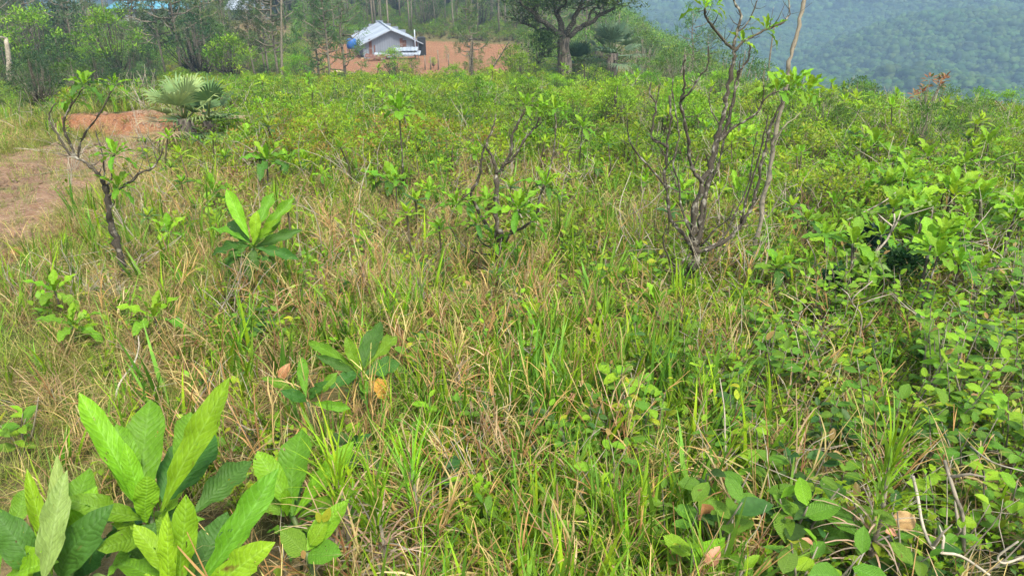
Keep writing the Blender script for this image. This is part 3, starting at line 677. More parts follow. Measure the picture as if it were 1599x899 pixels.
aimed_plant('broad_leaved_plant', (20, 850), 1.9, [
    ((15, 835), (40, 765), (0, .1), 'mid', 36, 1), ((10, 850), (-30, 790), (0, .1), 'mid', 40, 1), ((10, 900), (55, 885), (-.3, -.45), 'lime', 60, 1), ((0, 895), (-40, 870), (-.3, -.3), 'mid', 60, 1)],
    'half hidden plant with one arched green leaf at the left edge')
aimed_plant('broad_leaved_plant', (458, 808), 1.88, [
    ((456, 805), (466, 675), (0, .2), 'mid', 78, 0), ((450, 800), (404, 706), (0, .1), 'lime', 58, 1), ((462, 805), (548, 696), (0, .1), 'lime', 46, 0),
    ((465, 808), (540, 772), (0, -.05), 'mid', 38, 1), ((450, 805), (445, 768), (-.02, -.05), 'lime', 26, 0), ((445, 805), (395, 780), (.02, .05), 'mid', 50, 1),
    ((470, 800), (508, 730), (.03, .25), 'mid', 40, 1), ((460, 800), (435, 720), (.05, .3), 'dark', 55, 1)],
    'rosette of toothed lime leaves right of the tallest near plant', (.11, 9, ('dark', 'mid', 'mid')))
aimed_plant('round_leaved_plant', (478, 862), 1.62, [
    ((478, 862), (438, 832), (0, 0), 'small_green', 34, 0), ((482, 864), (528, 868), (0, -.05), 'small_green', 36, 1), ((480, 860), (542, 782), (0, .1), 'small_lime', 34, 0),
    ((484, 850), (510, 815), (0, .02), 'small_lime', 24, 1), ((505, 815), (515, 793), (.02, .03), 'small_yellow', 13, 0), ((500, 815), (494, 800), (.02, .02), 'small_yellow', 10, 0),
    ((478, 862), (470, 868), (-.03, -.03), 'small_pink', 14, 0)],
    'small plant with smooth oval leaves and yellow new tips beside dry grass stalks')
aimed_plant('broad_leaved_plant', (563, 583), 2.85, [
    ((560, 580), (474, 535), (0, .12), 'mid', 28, 1), ((560, 583), (495, 558), (0, -.02), 'dark', 20, 0), ((563, 580), (541, 530), (0, .02), 'mid', 28, 0),
    ((566, 580), (592, 500), (.02, .25), 'dark', 40, 0), ((568, 575), (622, 520), (.03, .25), 'mid', 34, 1), ((568, 583), (630, 565), (0, .1), 'dark', 40, 1),
    ((564, 585), (572, 610), (0, -.1), 'mid', 32, 2), ((562, 585), (520, 600), (0, -.1), 'dark', 30, 1), ((560, 582), (575, 520), (.05, .2), 'mid', 30, 1)],
    'low rosette of long dark green leaves beside a big ochre dead leaf', (.13, 7, ('dark', 'dark', 'mid')))
aimed_plant('broad_leaved_plant', (480, 628), 2.6, [
    ((478, 620), (472, 560), (0, .1), 'mid', 26, 0), ((484, 625), (526, 585), (0, .05), 'mid', 24, 1), ((475, 625), (408, 588), (0, .05), 'mid', 24, 1),
    ((478, 628), (445, 612), (0, -.05), 'dark', 26, 1), ((486, 628), (540, 640), (0, -.05), 'mid', 24, 1), ((482, 622), (500, 600), (0, -.05), 'dark', 20, 1)],
    'small plant with blunt bright leaves in front of the dark rosette')
aimed_plant('broad_leaved_plant', (393, 388), 4.4, [
    ((392, 372), (352, 300), (0, .1), 'lime', 30, 0), ((394, 372), (425, 298), (.05, .25), 'mid', 26, 1), ((398, 378), (458, 310), (.05, .2), 'mid', 24, 1),
    ((392, 385), (318, 395), (0, .05), 'dark', 26, 1), ((396, 388), (384, 438), (0, -.15), 'dark', 34, 2), ((398, 385), (470, 362), (.05, .1), 'dark', 22, 1),
    ((400, 386), (465, 405), (0, 0), 'dark', 22, 1), ((394, 382), (402, 335), (-.05, -.05), 'lime', 26, 1), ((398, 380), (430, 345), (0, -.05), 'lime', 24, 0),
    ((390, 380), (322, 352), (0, .1), 'mid', 22, 1), ((392, 380), (352, 345), (0, .2), 'dark', 32, 0), ((399, 383), (445, 330), (.0, .3), 'mid', 28, 1), ((388, 383), (345, 420), (0, -.05), 'dark', 24, 1)],
    'stocky plant with tall lime leaves over dark drooping ones, alone on the straw slope', (.2, 9, ('dark', 'dark', 'mid')))
A = ('dark', 'mid', 'lime'); B_ = ('mid', 'mid', 'lime'); Cc = ('mid', 'lime', 'lime')
spots = [
    (240, 495, 44, .10, 9, Cc, 'bright plant with four round-tipped leaves right of the grey straw clump'),
    (85, 455, 30, .10, 8, Cc, 'small lime seedling left of the thin left tree trunk'),
    (108, 508, 34, .06, 9, B_, 'green seedling in the grass below the grey straw clump'),
    (268, 362, 30, .08, 7, Cc, 'small plant with one pointed bright leaf between left tree and stocky plant'),
    (610, 285, 36, .15, 10, A, 'upright seedling alone in the pale straw of the middle slope'),
    (412, 250, 40, .38, 12, A, 'leafy sapling above the stocky plant, left of centre'),
    (450, 255, 28, .25, 9, A, 'smaller sapling close beside the leafy sapling left of centre'),
    (330, 300, 30, .12, 10, B_, 'pale green seedling in the grass right of the left tree'),
    (385, 215, 30, .30, 10, B_, 'sapling on a bare stem right of the fan palm'),
    (622, 172, 34, .95, 12, B_, 'tall slender sapling with a single leafy top in the scrub'),
    (660, 215, 20, .4, 8, A, 'little sapling right of the tall slender sapling'),
    (1030, 478, 42, .12, 8, B_, 'plant with broad soft leaves at the foot of the branching dark tree'),
    (1365, 225, 36, .45, 9, B_, 'sapling with upright pale leaves below the rust coloured bush'),
    (1485, 300, 46, .40, 13, Cc, 'bright bushy sapling in the right scrub, nearest to the right edge'),
    (1535, 312, 42, .35, 12, Cc, 'bright sapling beside the right frame edge, above dry stems'),
    (1440, 340, 44, .40, 12, B_, 'sapling with glossy spreading leaves above the forked pale branch'),
    (1395, 325, 40, .40, 11, A, 'dark sapling left of the glossy spreading one'),
    (1450, 245, 34, .45, 11, Cc, 'lime sapling standing above the bushy ones in the right scrub'),
    (1505, 255, 34, .45, 11, Cc, 'upper bright sapling near the right edge below the skyline'),
    (1575, 345, 38, .35, 11, Cc, 'yellowish sapling cut by the right frame edge'),
    (1150, 300, 40, .20, 9, A, 'plant with one big upright leaf behind the branching dark tree'),
    (1262, 345, 30, .30, 10, A, 'sapling with drooping leaves right of the leaning bare tree'),
    (1335, 345, 34, .35, 9, ('mid', 'pale', 'pale'), 'sapling with yellowish tips above the near-black bush'),
    (1300, 320, 28, .30, 9, B_, 'small sapling between the leaning bare tree and the yellow-tipped one'),
    (1165, 215, 26, .5, 9, Cc, 'little lime sapling between the limbs of the branching tree'),
    (905, 200, 26, .6, 10, B_, 'sapling in the scrub left of the branching tree top'),
    (1060, 300, 30, .15, 8, Cc, 'pale broad-leaved seedling seen between the stems of the branching tree'),
    (955, 225, 24, .5, 9, A, 'dull green sapling in the scrub above the centre right'),
    (1420, 280, 34, .4, 10, B_, 'mid green sapling amid the bright saplings on the right'),
    (1545, 225, 30, .5, 10, Cc, 'lime sapling high on the right skyline edge of the scrub'),
    (700, 745, 30, .05, 6, ('small_dark',)*3, 'bluish leaved seedling behind the dry sedge stalks'),
    (565, 705, 40, .10, 6, ('small_dark',)*3, 'dark bluish three-leaved seedling behind the dry sedge'),
    (1055, 705, 0, 0, 0, None, None),
]
for i, sp in enumerate(spots):
    if sp[4]: plant_at(*sp[:6], sp[6], seed=i)
# more saplings standing in the scrub, alike
r_ = random.Random(11)
for i in range(46):
    px = r_.choice([r_.uniform(440, 1000), r_.uniform(1200, 1590), r_.uniform(1200, 1590), r_.uniform(380, 1150)]); py = r_.uniform(150, 330 if px < 1200 else 430)
    g = ground(px, py)
    dd = g.length
    plant_at(px, py, .18*F/dd*r_.uniform(.6, 1.4), r_.uniform(.08, .38), r_.randint(9, 12), r_.choice([A, B_, Cc]), 'one of the leafy saplings scattered through the scrub, much like its neighbours', 'alike saplings in the scrub', seed=200+i, name='sapling')

r_ = random.Random(17)
for i in range(36):
    px = r_.uniform(1290, 1640); py = r_.uniform(215, 420); g = ground(px, py)
    plant_at(px, py, .19*F/g.length*r_.uniform(.6, 1.5), r_.uniform(.2, .5), r_.randint(8, 15), r_.choice([Cc, B_, A, B_, ('mid', 'pale', 'lime')]), 'one of the crowded bright leafy saplings of the right hand scrub', 'crowded bright saplings at right', seed=500+i, name='sapling')

# small shrubs with oval leaves on forked stems, near the camera
def shrublet(g, h, spread, L, n, keys, label, group=None, seed=0, name='oval_leaved_shrub', stems=4, tips=()):
    r = random.Random(seed); e = thing(name, g, label, 'shrub', group)
    for s in range(stems):
        a = 6.28*s/stems+r.uniform(-.5, .5); le = spread*r.uniform(.3, 1); top = Vector((math.cos(a)*le, math.sin(a)*le, h*r.uniform(.6, 1)))
        b = Vector((top.x*.1, top.y*.1, -.02)); mid = b.lerp(top, .5)+Vector((r.gauss(0, .1), r.gauss(0, .1), .1))*h*.4
        pts = smooth_pts([b, mid, top], 3); k = L*.035+.001; obj('stem', tube_mesh('stem', [(pts, [k*(1.3-.9*j/(len(pts)-1)) for j in range(len(pts))])], M['palebark'], 4), e)
        m = n//stems
        for i in range(m):
            t = .3+.7*(i+.7)/m; p = pts[min(len(pts)-1, int(t*(len(pts)-1)+.5))]; az = i*math.pi*.62+a; el = r.uniform(0, .55)+(.5 if t > .9 else 0)
            d = Vector((math.cos(az)*math.cos(el), math.sin(az)*math.cos(el), math.sin(el)))
            k = r.choice(tips) if (tips and t > .93 and r.random() < .4) else r.choice(keys)
            put_leaf(e, KL[k][r.randrange(4)], p+d*.004, d, (r.uniform(-.35, .35), r.uniform(-.5, .1), 1), L*r.uniform(.65, 1.1)*(.7 if t > .93 else 1), r.uniform(.9, 1.15))
    return e
shr = [  # px, py of the ground point, height, spread, leaf length, number, leaf kinds, tips, label
    (970, 640, .32, .16, .075, 26, ('small_green', 'small_green', 'small_lime'), ('small_yellow', 'small_lime'), 'shrub with large oval leaves and a yellow flower-like tip, right of centre'),
    (860, 605, .2, .08, .06, 10, ('small_green', 'small_lime'), ('small_lime',), 'small shrub with pale heart shaped leaves left of the yellow tipped shrub'),
    (1110, 860, .36, .14, .085, 20, ('small_green', 'small_green', 'small_dark'), ('small_green',), 'ribbed round-leaved shrub holding a hanging brown leaf'),
    (1120, 940, .30, .14, .10, 16, ('small_green', 'small_lime'), ('small_yellow', 'small_lime'), 'round-leaved shrub with lime shoots at the bottom edge'),
    (1235, 850, .30, .14, .10, 20, ('small_green', 'small_green', 'small_dark'), ('small_lime',), 'shrub with grey-green quilted leaves left of the narrow green sedge'),
    (1260, 950, .30, .12, .09, 16, ('small_green', 'small_lime'), ('small_yellow',), 'shrub with bright yellow new leaves at the bottom edge'),
    (1395, 900, .28, .12, .075, 16, ('small_green', 'small_dark'), ('small_pink', 'small_green'), 'shrub with a round tan leaf and a pink one beside the white dead branch'),
    (1480, 680, .34, .18, .05, 44, ('small_green', 'small_green', 'small_lime'), ('small_pink', 'small_lime'), 'dense shrub with pinkish tips near the right edge'),
    (1370, 690, .34, .18, .055, 40, ('small_green', 'small_green', 'small_dark'), ('small_lime', 'small_yellow'), 'dense shrub with pointed leaves and a lime tip, left of the pink tipped shrub'),
    (1290, 700, .28, .16, .045, 40, ('small_green', 'small_dark'), ('small_green',), 'tight dark green shrub below the fine-leaved thicket'),
    (1235, 560, .36, .2, .045, 44, ('small_green', 'small_lime'), ('small_lime', 'small_pink'), 'bushy shrub with many small leaves right of the dark tree foot'),
    (1530, 560, .36, .22, .055, 44, ('small_green', 'small_green', 'small_dark'), ('small_green', 'small_lime'), 'spreading bluish shrub at the right edge of the near slope'),
    (1570, 700, .32, .16, .06, 28, ('small_green', 'small_lime'), ('small_lime',), 'shrub of scattered oval leaves among pale dead twigs, right edge'),
    (1545, 810, .3, .14, .06, 22, ('small_green', 'small_lime'), ('small_lime',), 'shrub above the bleached curved branch, lower right'),
    (1060, 590, .28, .16, .055, 28, ('small_green', 'small_green'), ('small_pink', 'small_lime'), 'shrub of mixed green leaves behind the yellow tipped shrub'),
    (1140, 680, .26, .12, .06, 20, ('small_green', 'small_dark'), ('small_yellow', 'small_lime'), 'shrub with two upright yellow-green leaves on a white stem'),
    (985, 520, .32, .18, .05, 36, ('small_green', 'small_green', 'small_lime'), ('small_pink', 'small_yellow'), 'leafy shrub with salmon tips left of the dark tree foot'),
    (945, 440, .35, .2, .06, 30, ('small_green', 'small_lime', 'small_yellow'), ('small_yellow',), 'shrub with round yellow-green leaves mid slope'),
    (1010, 430, .3, .2, .06, 26, ('small_green', 'small_lime', 'small_yellow'), ('small_yellow', 'small_pink'), 'shrub with yellowing round leaves just left of the branching dark tree'),
    (400, 520, .24, .16, .05, 30, ('small_green', 'small_dark'), ('small_lime',), 'low shrub of small dark leaves below the stocky plant'),
    (545, 520, .22, .1, .045, 20, ('small_green', 'small_lime'), ('small_lime', 'small_yellow'), 'small shrub with lime tips just above the dark rosette'),
    (640, 590, .18, .1, .045, 16, ('small_green', 'small_dark'), ('small_green',), 'tiny round-leaved shrub right of the dark rosette'),
    (700, 520, .2, .1, .04, 18, ('small_green', 'small_lime'), ('small_yellow',), 'tiny shrub in tall grass above centre bottom'),
    (870, 860, .26, .1, .06, 14, ('small_green', 'small_lime'), ('small_yellow', 'small_pink'), 'seedling shrub with orange veined lime leaves in the tall grass'),
    (930, 800, .3, .1, .055, 12, ('small_lime', 'small_green'), ('small_pink', 'small_yellow'), 'spindly shrub with orange flecked leaves left of the ribbed round-leaved shrub'),
    (345, 700, .2, .08, .05, 10, ('small_green', 'small_lime'), ('small_yellow',), 'small plant with yellow leaves right of the tallest near plant'),
    (40, 690, .22, .12, .06, 14, ('small_lime', 'small_green'), ('small_pink', 'small_yellow'), 'reddish tinged shrub in fine grass at the left edge'),
]
for i, (px, py, h, sp, L, n, ks, tp, lab) in enumerate(shr):
    g = ground(px, py+25); shrublet(g, h*1.15, sp*1.15, L*1.3, int(n*1.3), ks, lab, seed=300+i, tips=tp, stems=4 if n > 14 else 3)
r_ = random.Random(5); k = 0
while k < 60:
    px = r_.uniform(560, 1640); py = r_.uniform(470, 900)
    if px < 1000 and r_.random() < .6: continue
    g = ground(px, py); k += 1
    shrublet(g, r_.uniform(.2, .34), r_.uniform(.09, .18), r_.uniform(.045, .08), r_.randint(16, 28), r_.choice([('small_green', 'small_dark'), ('small_green', 'small_lime'), ('small_green',)]), 'one of the low oval-leaved shrubs filling the near right slope', 'alike low shrubs on the near slope', seed=400+k, name='low_shrub', stems=3, tips=r_.choice([('small_lime',), ('small_lime', 'small_pink'), ('small_green', 'small_yellow')]))
for k in range(34):
    px = r_.uniform(400, 1130); py = r_.uniform(420, 760 if px > 640 else 580); g = ground(px, py)
    shrublet(g, r_.uniform(.24, .38), r_.uniform(.09, .18), r_.uniform(.045, .075), r_.randint(18, 30), r_.choice([('small_green', 'small_lime'), ('small_green', 'small_dark'), ('small_green', 'small_lime', 'small_yellow')]), 'leafy shrublet', 'leafy shrublets amid the centre grass', seed=900+k, name='leafy_shrublet', stems=3, tips=('small_lime', 'small_yellow', 'small_pink'))
for k in range(34):
    px = r_.uniform(1130, 1640); py = r_.uniform(430, 690); g = ground(px, py)
    shrublet(g, r_.uniform(.3, .52), r_.uniform(.14, .24), r_.uniform(.055, .085), r_.randint(26, 40), r_.choice([('small_green', 'small_lime'), ('small_green', 'small_lime', 'small_lime'), ('small_green',)]), 'one of the knee-high bright leafy shrubs massed on the right of the slope', 'alike knee-high shrubs on the right', seed=700+k, name='leafy_shrub', stems=4, tips=('small_lime', 'small_lime', 'small_pink'))
def dark_bush(px, py, w_px, h_px, Y, cols, label, seed, nm='dark_bush', L0=.07):
    g0 = ground(px, py); dist = (g0-Vector((0, 0, EYE))).length; rad = w_px/2/F*dist; h = h_px/F*dist
    e = thing(nm, g0, label, 'bush'); r = random.Random(seed); obj('stem', tube_mesh('stem', [([(0, 0, -.03), (.02, 0, h*.4), (0, .02, h*.8)], [.014, .01, .005])], M['palebark'], 5), e)
    mb = MB()
    for i in range(420):
        v = rdir(-.6, 1.5, r)*r.uniform(.3, 1)*(.8+.35*noise.noise(Vector((i*.7, seed, 0)))); p = Vector((v.x*rad, v.y*rad, h*.55+v.z*h*.45)); L_ = L0*r.uniform(.6, 1.1)
        mini_leaf(mb, p, v+rdir(0, 1, r)*.5, (r.uniform(-.5, .5), r.uniform(-.5, .5), 1), L_, L_*.42, vary(r.choice(cols), .25, r), bend=r.uniform(0, .4))
    obj('foliage', mb.mesh('foliage', M['leaf']), e)
dark_bush(1345, 425, 62, 70, 0, [(.012, .035, .03), (.018, .05, .035)], 'near-black glossy leaved bush under the yellow-tipped sapling', 1)
dark_bush(1395, 465, 95, 70, 0, [(.02, .07, .025), (.03, .09, .025)], 'dark green bush with small dense leaves right of the near-black one', 2)
dark_bush(1300, 470, 60, 50, 0, [(.025, .08, .025), (.04, .1, .025)], 'lower dark bush half under dead forked twigs', 3)

#@@TREES_NEAR
# ------------------------------------------------------------------ the small gnarled trees
def px_tree(name, label, Y0, limbs, rosettes, bark, seed, base_r, thick=1.0):
    """limbs: (pixel path, start radius, end radius, depth start, depth end, part name)"""
    r = random.Random(seed); p0 = at(*limbs[0][0][0], Y0); g = Vector((p0.x, p0.y, hz(p0.x, p0.y))); e = thing(name, g, label, 'tree')
    # stand on the ground exactly
    for li, (path, r0, r1, d0, d1, nm) in enumerate(limbs):
        r0 *= thick; r1 *= thick
        n = len(path); P = []
        for i, q in enumerate(path):
            t = i/max(1, n-1); P.append(at(q[0], q[1], Y0+d0+(d1-d0)*t)-g)
        if li == 0: P[0] = Vector((P[0].x, P[0].y, -.06))
        S_ = smooth_pts(P, 4); m = len(S_)
        S_ = [s+Vector((r.gauss(0, 1), r.gauss(0, 1), r.gauss(0, .6)))*r0*.3 for s in S_]
        rad = [(r0+(r1-r0)*(j/(m-1)))*(1+.45*math.sin(j*2.1+li)*r.random()) for j in range(m)]
        if li == 0: rad[0] *= 1.25
        o = obj(nm, tube_mesh(nm, [(S_, rad)], M[bark], 8, .22), e)
        # spur twigs
        if nm == 'branch' and m > 6:
            for q in range(max(2, m//3)):
                mb = MB(); j = r.randrange(2, m-1); d = rdir(-.1, 1.2, r); q0 = S_[j]; l_ = r.uniform(.04, .13); tube(mb, [q0, q0+d*l_*.5, q0+d*l_+Vector((0, 0, l_*.3))], [rad[j]*.4, rad[j]*.3, .001], 4); obj('twig', mb.mesh('twig', M[bark]), o)
    for (px, py, Lpx, n, dd, keys, lean) in rosettes:
        p = at(px, py, Y0+dd)-g; L = Lpx/F*(Y0*CP+1.0)*1.2; rosette(e, p, L, n+3, keys, r, el=(-.1, 1.25), lean=Vector(lean).normalized(), wid=.78)
    return e
Yr = ground(1072, 458).y
px_tree('gnarled_tree', 'dark many-limbed small tree, lichen spotted, nearly leafless, right of centre', Yr, [
    ([(1070, 470), (1073, 445), (1078, 425), (1086, 400), (1086, 388)], .034, .026, 0, 0, 'trunk'),
    ([(1086, 390), (1081, 350), (1089, 310), (1099, 280), (1110, 250), (1118, 222), (1128, 185), (1136, 145), (1144, 100), (1146, 76)], .021, .011, 0, .15, 'trunk'),
    ([(1088, 385), (1093, 360), (1097, 325), (1106, 285), (1112, 255), (1122, 222), (1136, 190), (1145, 160), (1151, 120), (1167, 95), (1171, 68)], .018, .005, 0, .35, 'branch'),
    ([(1146, 78), (1132, 65), (1113, 41), (1102, 27), (1100, 12)], .010, .006, .15, .0, 'branch'),
    ([(1146, 78), (1150, 55), (1157, 25), (1148, 5), (1140, -12)], .010, .006, .15, .2, 'branch'),
    ([(1152, 50), (1166, 38), (1181, 5), (1184, -15)], .005, .003, .17, .25, 'branch'),
    ([(1146, 80), (1160, 66), (1178, 56), (1200, 45), (1218, 38), (1233, 22), (1230, -5)], .009, .004, .15, .3, 'branch'),
    ([(1097, 284), (1086, 273), (1077, 250), (1074, 222), (1069, 190), (1063, 162), (1068, 140), (1068, 105), (1072, 85)], .013, .005, 0, -.15, 'branch'),
    ([(1066, 155), (1080, 140), (1094, 118), (1105, 105), (1107, 72)], .007, .003, -.12, -.2, 'branch'),
    ([(1082, 390), (1068, 368), (1055, 353), (1046, 338), (1042, 300), (1038, 275), (1041, 245), (1043, 222), (1048, 185), (1046, 150)], .015, .006, 0, .1, 'branch'),
    ([(1038, 290), (1020, 267), (1000, 246), (986, 226), (980, 205), (981, 185)], .008, .003, .05, -.1, 'branch'),
    ([(1043, 230), (1030, 222), (1018, 217), (1020, 190), (1024, 162), (1015, 147), (1016, 127)], .010, .004, .05, .1, 'branch'),
    ([(1024, 165), (1028, 148), (1031, 130)], .004, .002, .1, .1, 'branch'),
    ([(1088, 394), (1110, 388), (1135, 375), (1152, 358), (1163, 342), (1176, 318), (1181, 298), (1190, 255), (1197, 225), (1206, 190), (1222, 160), (1232, 140)], .014, .007, 0, .2, 'branch'),
    ([(1157, 348), (1167, 305), (1180, 262), (1190, 222), (1200, 180)], .008, .004, .06, -.05, 'branch'),
    ([(1095, 385), (1117, 357), (1137, 343), (1146, 318)], .006, .003, 0, -.1, 'branch'),
    ([(1080, 396), (1070, 404), (1057, 416), (1044, 402), (1036, 376), (1041, 352)], .009, .004, 0, -.1, 'branch'),
    ([(1057, 414), (1053, 430), (1052, 455)], .005, .004, -.05, -.08, 'branch'),
    ([(1120, 222), (1145, 200), (1165, 188), (1182, 176), (1191, 160), (1200, 150), (1215, 142)], .010, .004, .08, .0, 'branch'),
    ([(1190, 162), (1193, 140), (1189, 120)], .005, .002, .04, .0, 'branch'),
    ([(1082, 352), (1070, 345), (1052, 347)], .005, .003, 0, 0, 'branch'),
    ([(1090, 385), (1100, 340), (1104, 300), (1120, 262), (1132, 215), (1140, 170), (1152, 130), (1156, 95)], .009, .004, .1, .3, 'branch'),
    ([(1084, 375), (1066, 330), (1060, 290), (1052, 255), (1060, 215), (1056, 180), (1050, 140), (1052, 118)], .008, .003, -.05, .2, 'branch'),
    ([(1092, 392), (1128, 372), (1150, 330), (1168, 290), (1176, 240), (1182, 205)], .008, .003, .05, .3, 'branch'),
    ([(1060, 300), (1044, 290), (1030, 262), (1026, 240)], .004, .002, 0, .1, 'branch'),
    ([(1128, 200), (1112, 175), (1108, 150), (1118, 128)], .005, .002, .1, .2, 'branch'),
], [
    (1100, 12, 34, 4, .0, ('mid', 'lime', 'lime'), (-.1, 0, 1)), (1160, 66, 24, 5, .17, ('lime', 'lime', 'lime'), (0, 0, 1)),
    (1196, 47, 32, 6, .25, ('mid', 'lime', 'lime'), (.2, 0, 1)), (1118, 8, 20, 3, .1, ('lime',)*3, (.4, 0, 1)),
    (1236, 135, 42, 11, .2, ('mid', 'lime', 'lime'), (.1, -.1, 1)), (1262, 142, 38, 8, .3, ('mid', 'lime', 'lime'), (.35, -.1, 1)), (1213, 142, 34, 7, .05, ('mid', 'mid', 'lime'), (-.2, -.1, 1)),
], 'bark', 3, .03)
Yl = Yr+.55
px_tree('leaning_bare_tree', 'tall thin bare tree leaning out of the top of the picture behind the dark one', Yl, [
    ([(1172, 440), (1178, 400), (1186, 350), (1196, 290), (1206, 235), (1217, 185), (1232, 110), (1240, 70), (1250, 30), (1262, -20)], .019, .012, 0, .25, 'trunk'),
    ([(1180, 385), (1190, 398), (1189, 425)], .008, .008, -.05, -.08, 'branch'),
    ([(1208, 232), (1222, 200), (1240, 185), (1262, 165)], .006, .003, .15, .2, 'branch'),
    ([(1187, 345), (1202, 335), (1222, 300), (1245, 287)], .005, .003, .1, .2, 'branch'),
], [(1264, 163, 22, 7, .2, ('mid', 'lime', 'lime'), (.2, 0, 1))], 'palebark', 8, .02)
Yc = ground(775, 440).y
px_tree('forked_tree', 'small forked tree in the centre with leaf tufts at its branch ends', Yc, [
    ([(777, 450), (776, 415), (777, 385), (779, 360)], .018, .014, 0, 0, 'trunk'),
    ([(778, 365), (774, 330), (775, 290), (776, 268)], .012, .010, 0, .05, 'trunk'),
    ([(776, 270), (770, 248), (760, 230), (768, 205), (775, 185)], .008, .003, .05, .1, 'branch'),
    ([(776, 272), (787, 258), (797, 240), (800, 215), (812, 187), (822, 168)], .009, .005, .05, .0, 'branch'),
    ([(787, 258), (803, 245), (818, 220), (830, 205), (841, 190), (844, 172)], .006, .004, .05, .1, 'branch'),
    ([(777, 375), (760, 350), (742, 320), (736, 300), (747, 282), (751, 262), (753, 240), (760, 225)], .009, .004, 0, -.1, 'branch'),
    ([(779, 372), (800, 362), (824, 351), (838, 333), (842, 310), (850, 288)], .009, .005, 0, -.05, 'branch'),
    ([(778, 392), (790, 380), (806, 340), (812, 325)], .006, .004, 0, -.2, 'branch'),
    ([(776, 380), (762, 385), (748, 372), (745, 350)], .005, .003, 0, -.15, 'branch'),
    ([(736, 300), (722, 310), (714, 322)], .004, .003, -.05, -.1, 'branch'),
    ([(850, 290), (862, 250), (868, 200), (866, 172)], .004, .003, -.05, .1, 'branch'),
    ([(776, 398), (745, 395), (720, 380), (700, 350)], .004, .002, 0, -.1, 'branch'),
], [
    (822, 165, 28, 8, .0, ('mid', 'mid', 'lime'), (0, 0, 1)), (844, 170, 26, 7, .1, ('mid', 'mid', 'lime'), (.2, 0, 1)), (866, 170, 24, 6, .1, ('mid', 'lime', 'lime'), (.2, 0, 1)),
    (714, 318, 30, 10, -.1, ('mid', 'mid', 'lime'), (-.2, 0, 1)), (760, 312, 26, 7, -.1, ('mid', 'mid', 'lime'), (0, 0, 1)), (852, 290, 34, 10, -.05, A, (.2, 0, 1)),
    (808, 326, 40, 12, -.25, ('mid', 'lime', 'lime'), (0, -.1, 1)), (746, 350, 28, 7, -.15, A, (-.2, 0, 1)), (770, 378, 30, 6, -.2, B_, (-.1, 0, 1)), (785, 395, 36, 6, -.1, B_, (.4, 0, 1)),
    (830, 345, 30, 7, -.1, B_, (.3, 0, 1))], 'bark', 5, .02, 1.45)
Yt = ground(192, 445).y
px_tree('thin_tree', 'thin black-stemmed tree on the grassy left slope, its limbs spread in a wide V', Yt, [
    ([(193, 450), (189, 405), (180, 372), (173, 345), (169, 312), (163, 288)], .020, .015, 0, 0, 'trunk'),
    ([(163, 288), (150, 268), (135, 255), (120, 247), (106, 237), (97, 222), (84, 200), (77, 182), (84, 162)], .010, .004, 0, .1, 'branch'),
    ([(120, 247), (108, 222), (100, 203), (100, 186), (110, 167), (112, 155)], .007, .005, .06, .0, 'branch'),
    ([(110, 168), (120, 152), (131, 136)], .004, .003, 0, -.05, 'branch'),
    ([(122, 246), (128, 216), (145, 192), (160, 170), (171, 146), (178, 132)], .006, .004, .1, .2, 'branch'),
    ([(163, 288), (162, 262), (159, 237), (152, 215), (150, 205)], .005, .003, 0, .1, 'branch'),
    ([(168, 290), (176, 272), (174, 252), (179, 240)], .006, .005, 0, -.05, 'branch'),
    ([(169, 308), (182, 297), (205, 283), (217, 270), (235, 265), (246, 252), (255, 232)], .009, .004, 0, .0, 'branch'),
    ([(246, 255), (241, 240), (236, 222), (228, 208)], .003, .0015, 0, .05, 'branch'),
    ([(250, 245), (248, 225), (252, 212)], .003, .0015, 0, -.05, 'branch'),
    ([(171, 325), (178, 318), (177, 305)], .004, .003, 0, -.03, 'branch'),
], [
    (112, 158, 26, 6, 0, B_, (-.2, 0, 1)), (131, 132, 28, 8, -.05, ('dark', 'mid', 'lime'), (.1, 0, 1)), (178, 132, 22, 6, .2, Cc, (0, 0, 1)),
    (180, 242, 32, 8, -.05, ('mid', 'mid', 'lime'), (0, 0, 1)), (184, 292, 32, 8, -.05, ('mid', 'mid', 'lime'), (.15, 0, 1))], 'bark', 6, .02, 1.15)

# dead leaves lying or hanging on their own
def fallen(px, py, Lpx, wide, mat, ang, label, up=.12, name='dead_leaf'):
    g = ground(px, py, up); dist = (g-Vector((0, 0, EYE))).length; L = Lpx/F*dist
    me = leaf_mesh(name, 'ovate', wide, 1.2, .45, M[mat], (.3, .15, .05), 7, 4, .12, seed=int(px)); toc = (Vector((0, 0, EYE))-g).normalized()
    d = Vector((math.cos(ang), 0, math.sin(ang))); o = obj(name, me, mat=Matrix.Translation(g+Vector((0, 0, up))-d*L/2) @ frame_from(d, toc+Vector((math.sin(px)*.7, 0, 1.3))).to_4x4() @ Matrix.Diagonal((L, L, L, 1)))
    tag(o, label, 'leaf')
fallen(600, 612, 52, .62, 'ochreleaf', -.6, 'large spotted ochre dead leaf lying below the dark rosette', .22)
fallen(1103, 806, 44, .6, 'brownleaf', -1.2, 'smooth brown leaf hanging on the round-leaved shrub', .3)
fallen(1112, 870, 32, .62, 'pinkleaf', 1.4, 'pinkish tan leaf low at the bottom edge below the brown one', .25)
fallen(1415, 812, 30, .95, 'tanleaf', .9, 'round tan leaf beside the white dead branch', .25)
fallen(1395, 829, 20, .7, 'pinkleaf', .2, 'small salmon leaf just below the round tan leaf', .24)
fallen(890, 620, 24, .7, 'pinkleaf', 1.0, 'salmon leaf in the grass right of centre', .15)
fallen(1104, 612, 18, .65, 'pinkleaf', 1.2, 'dull pink leaf right of the yellow tipped shrub', .2)
fallen(924, 503, 22, .5, 'pinkleaf', -.5, 'narrow pink leaf above the yellow tipped shrub', .2)
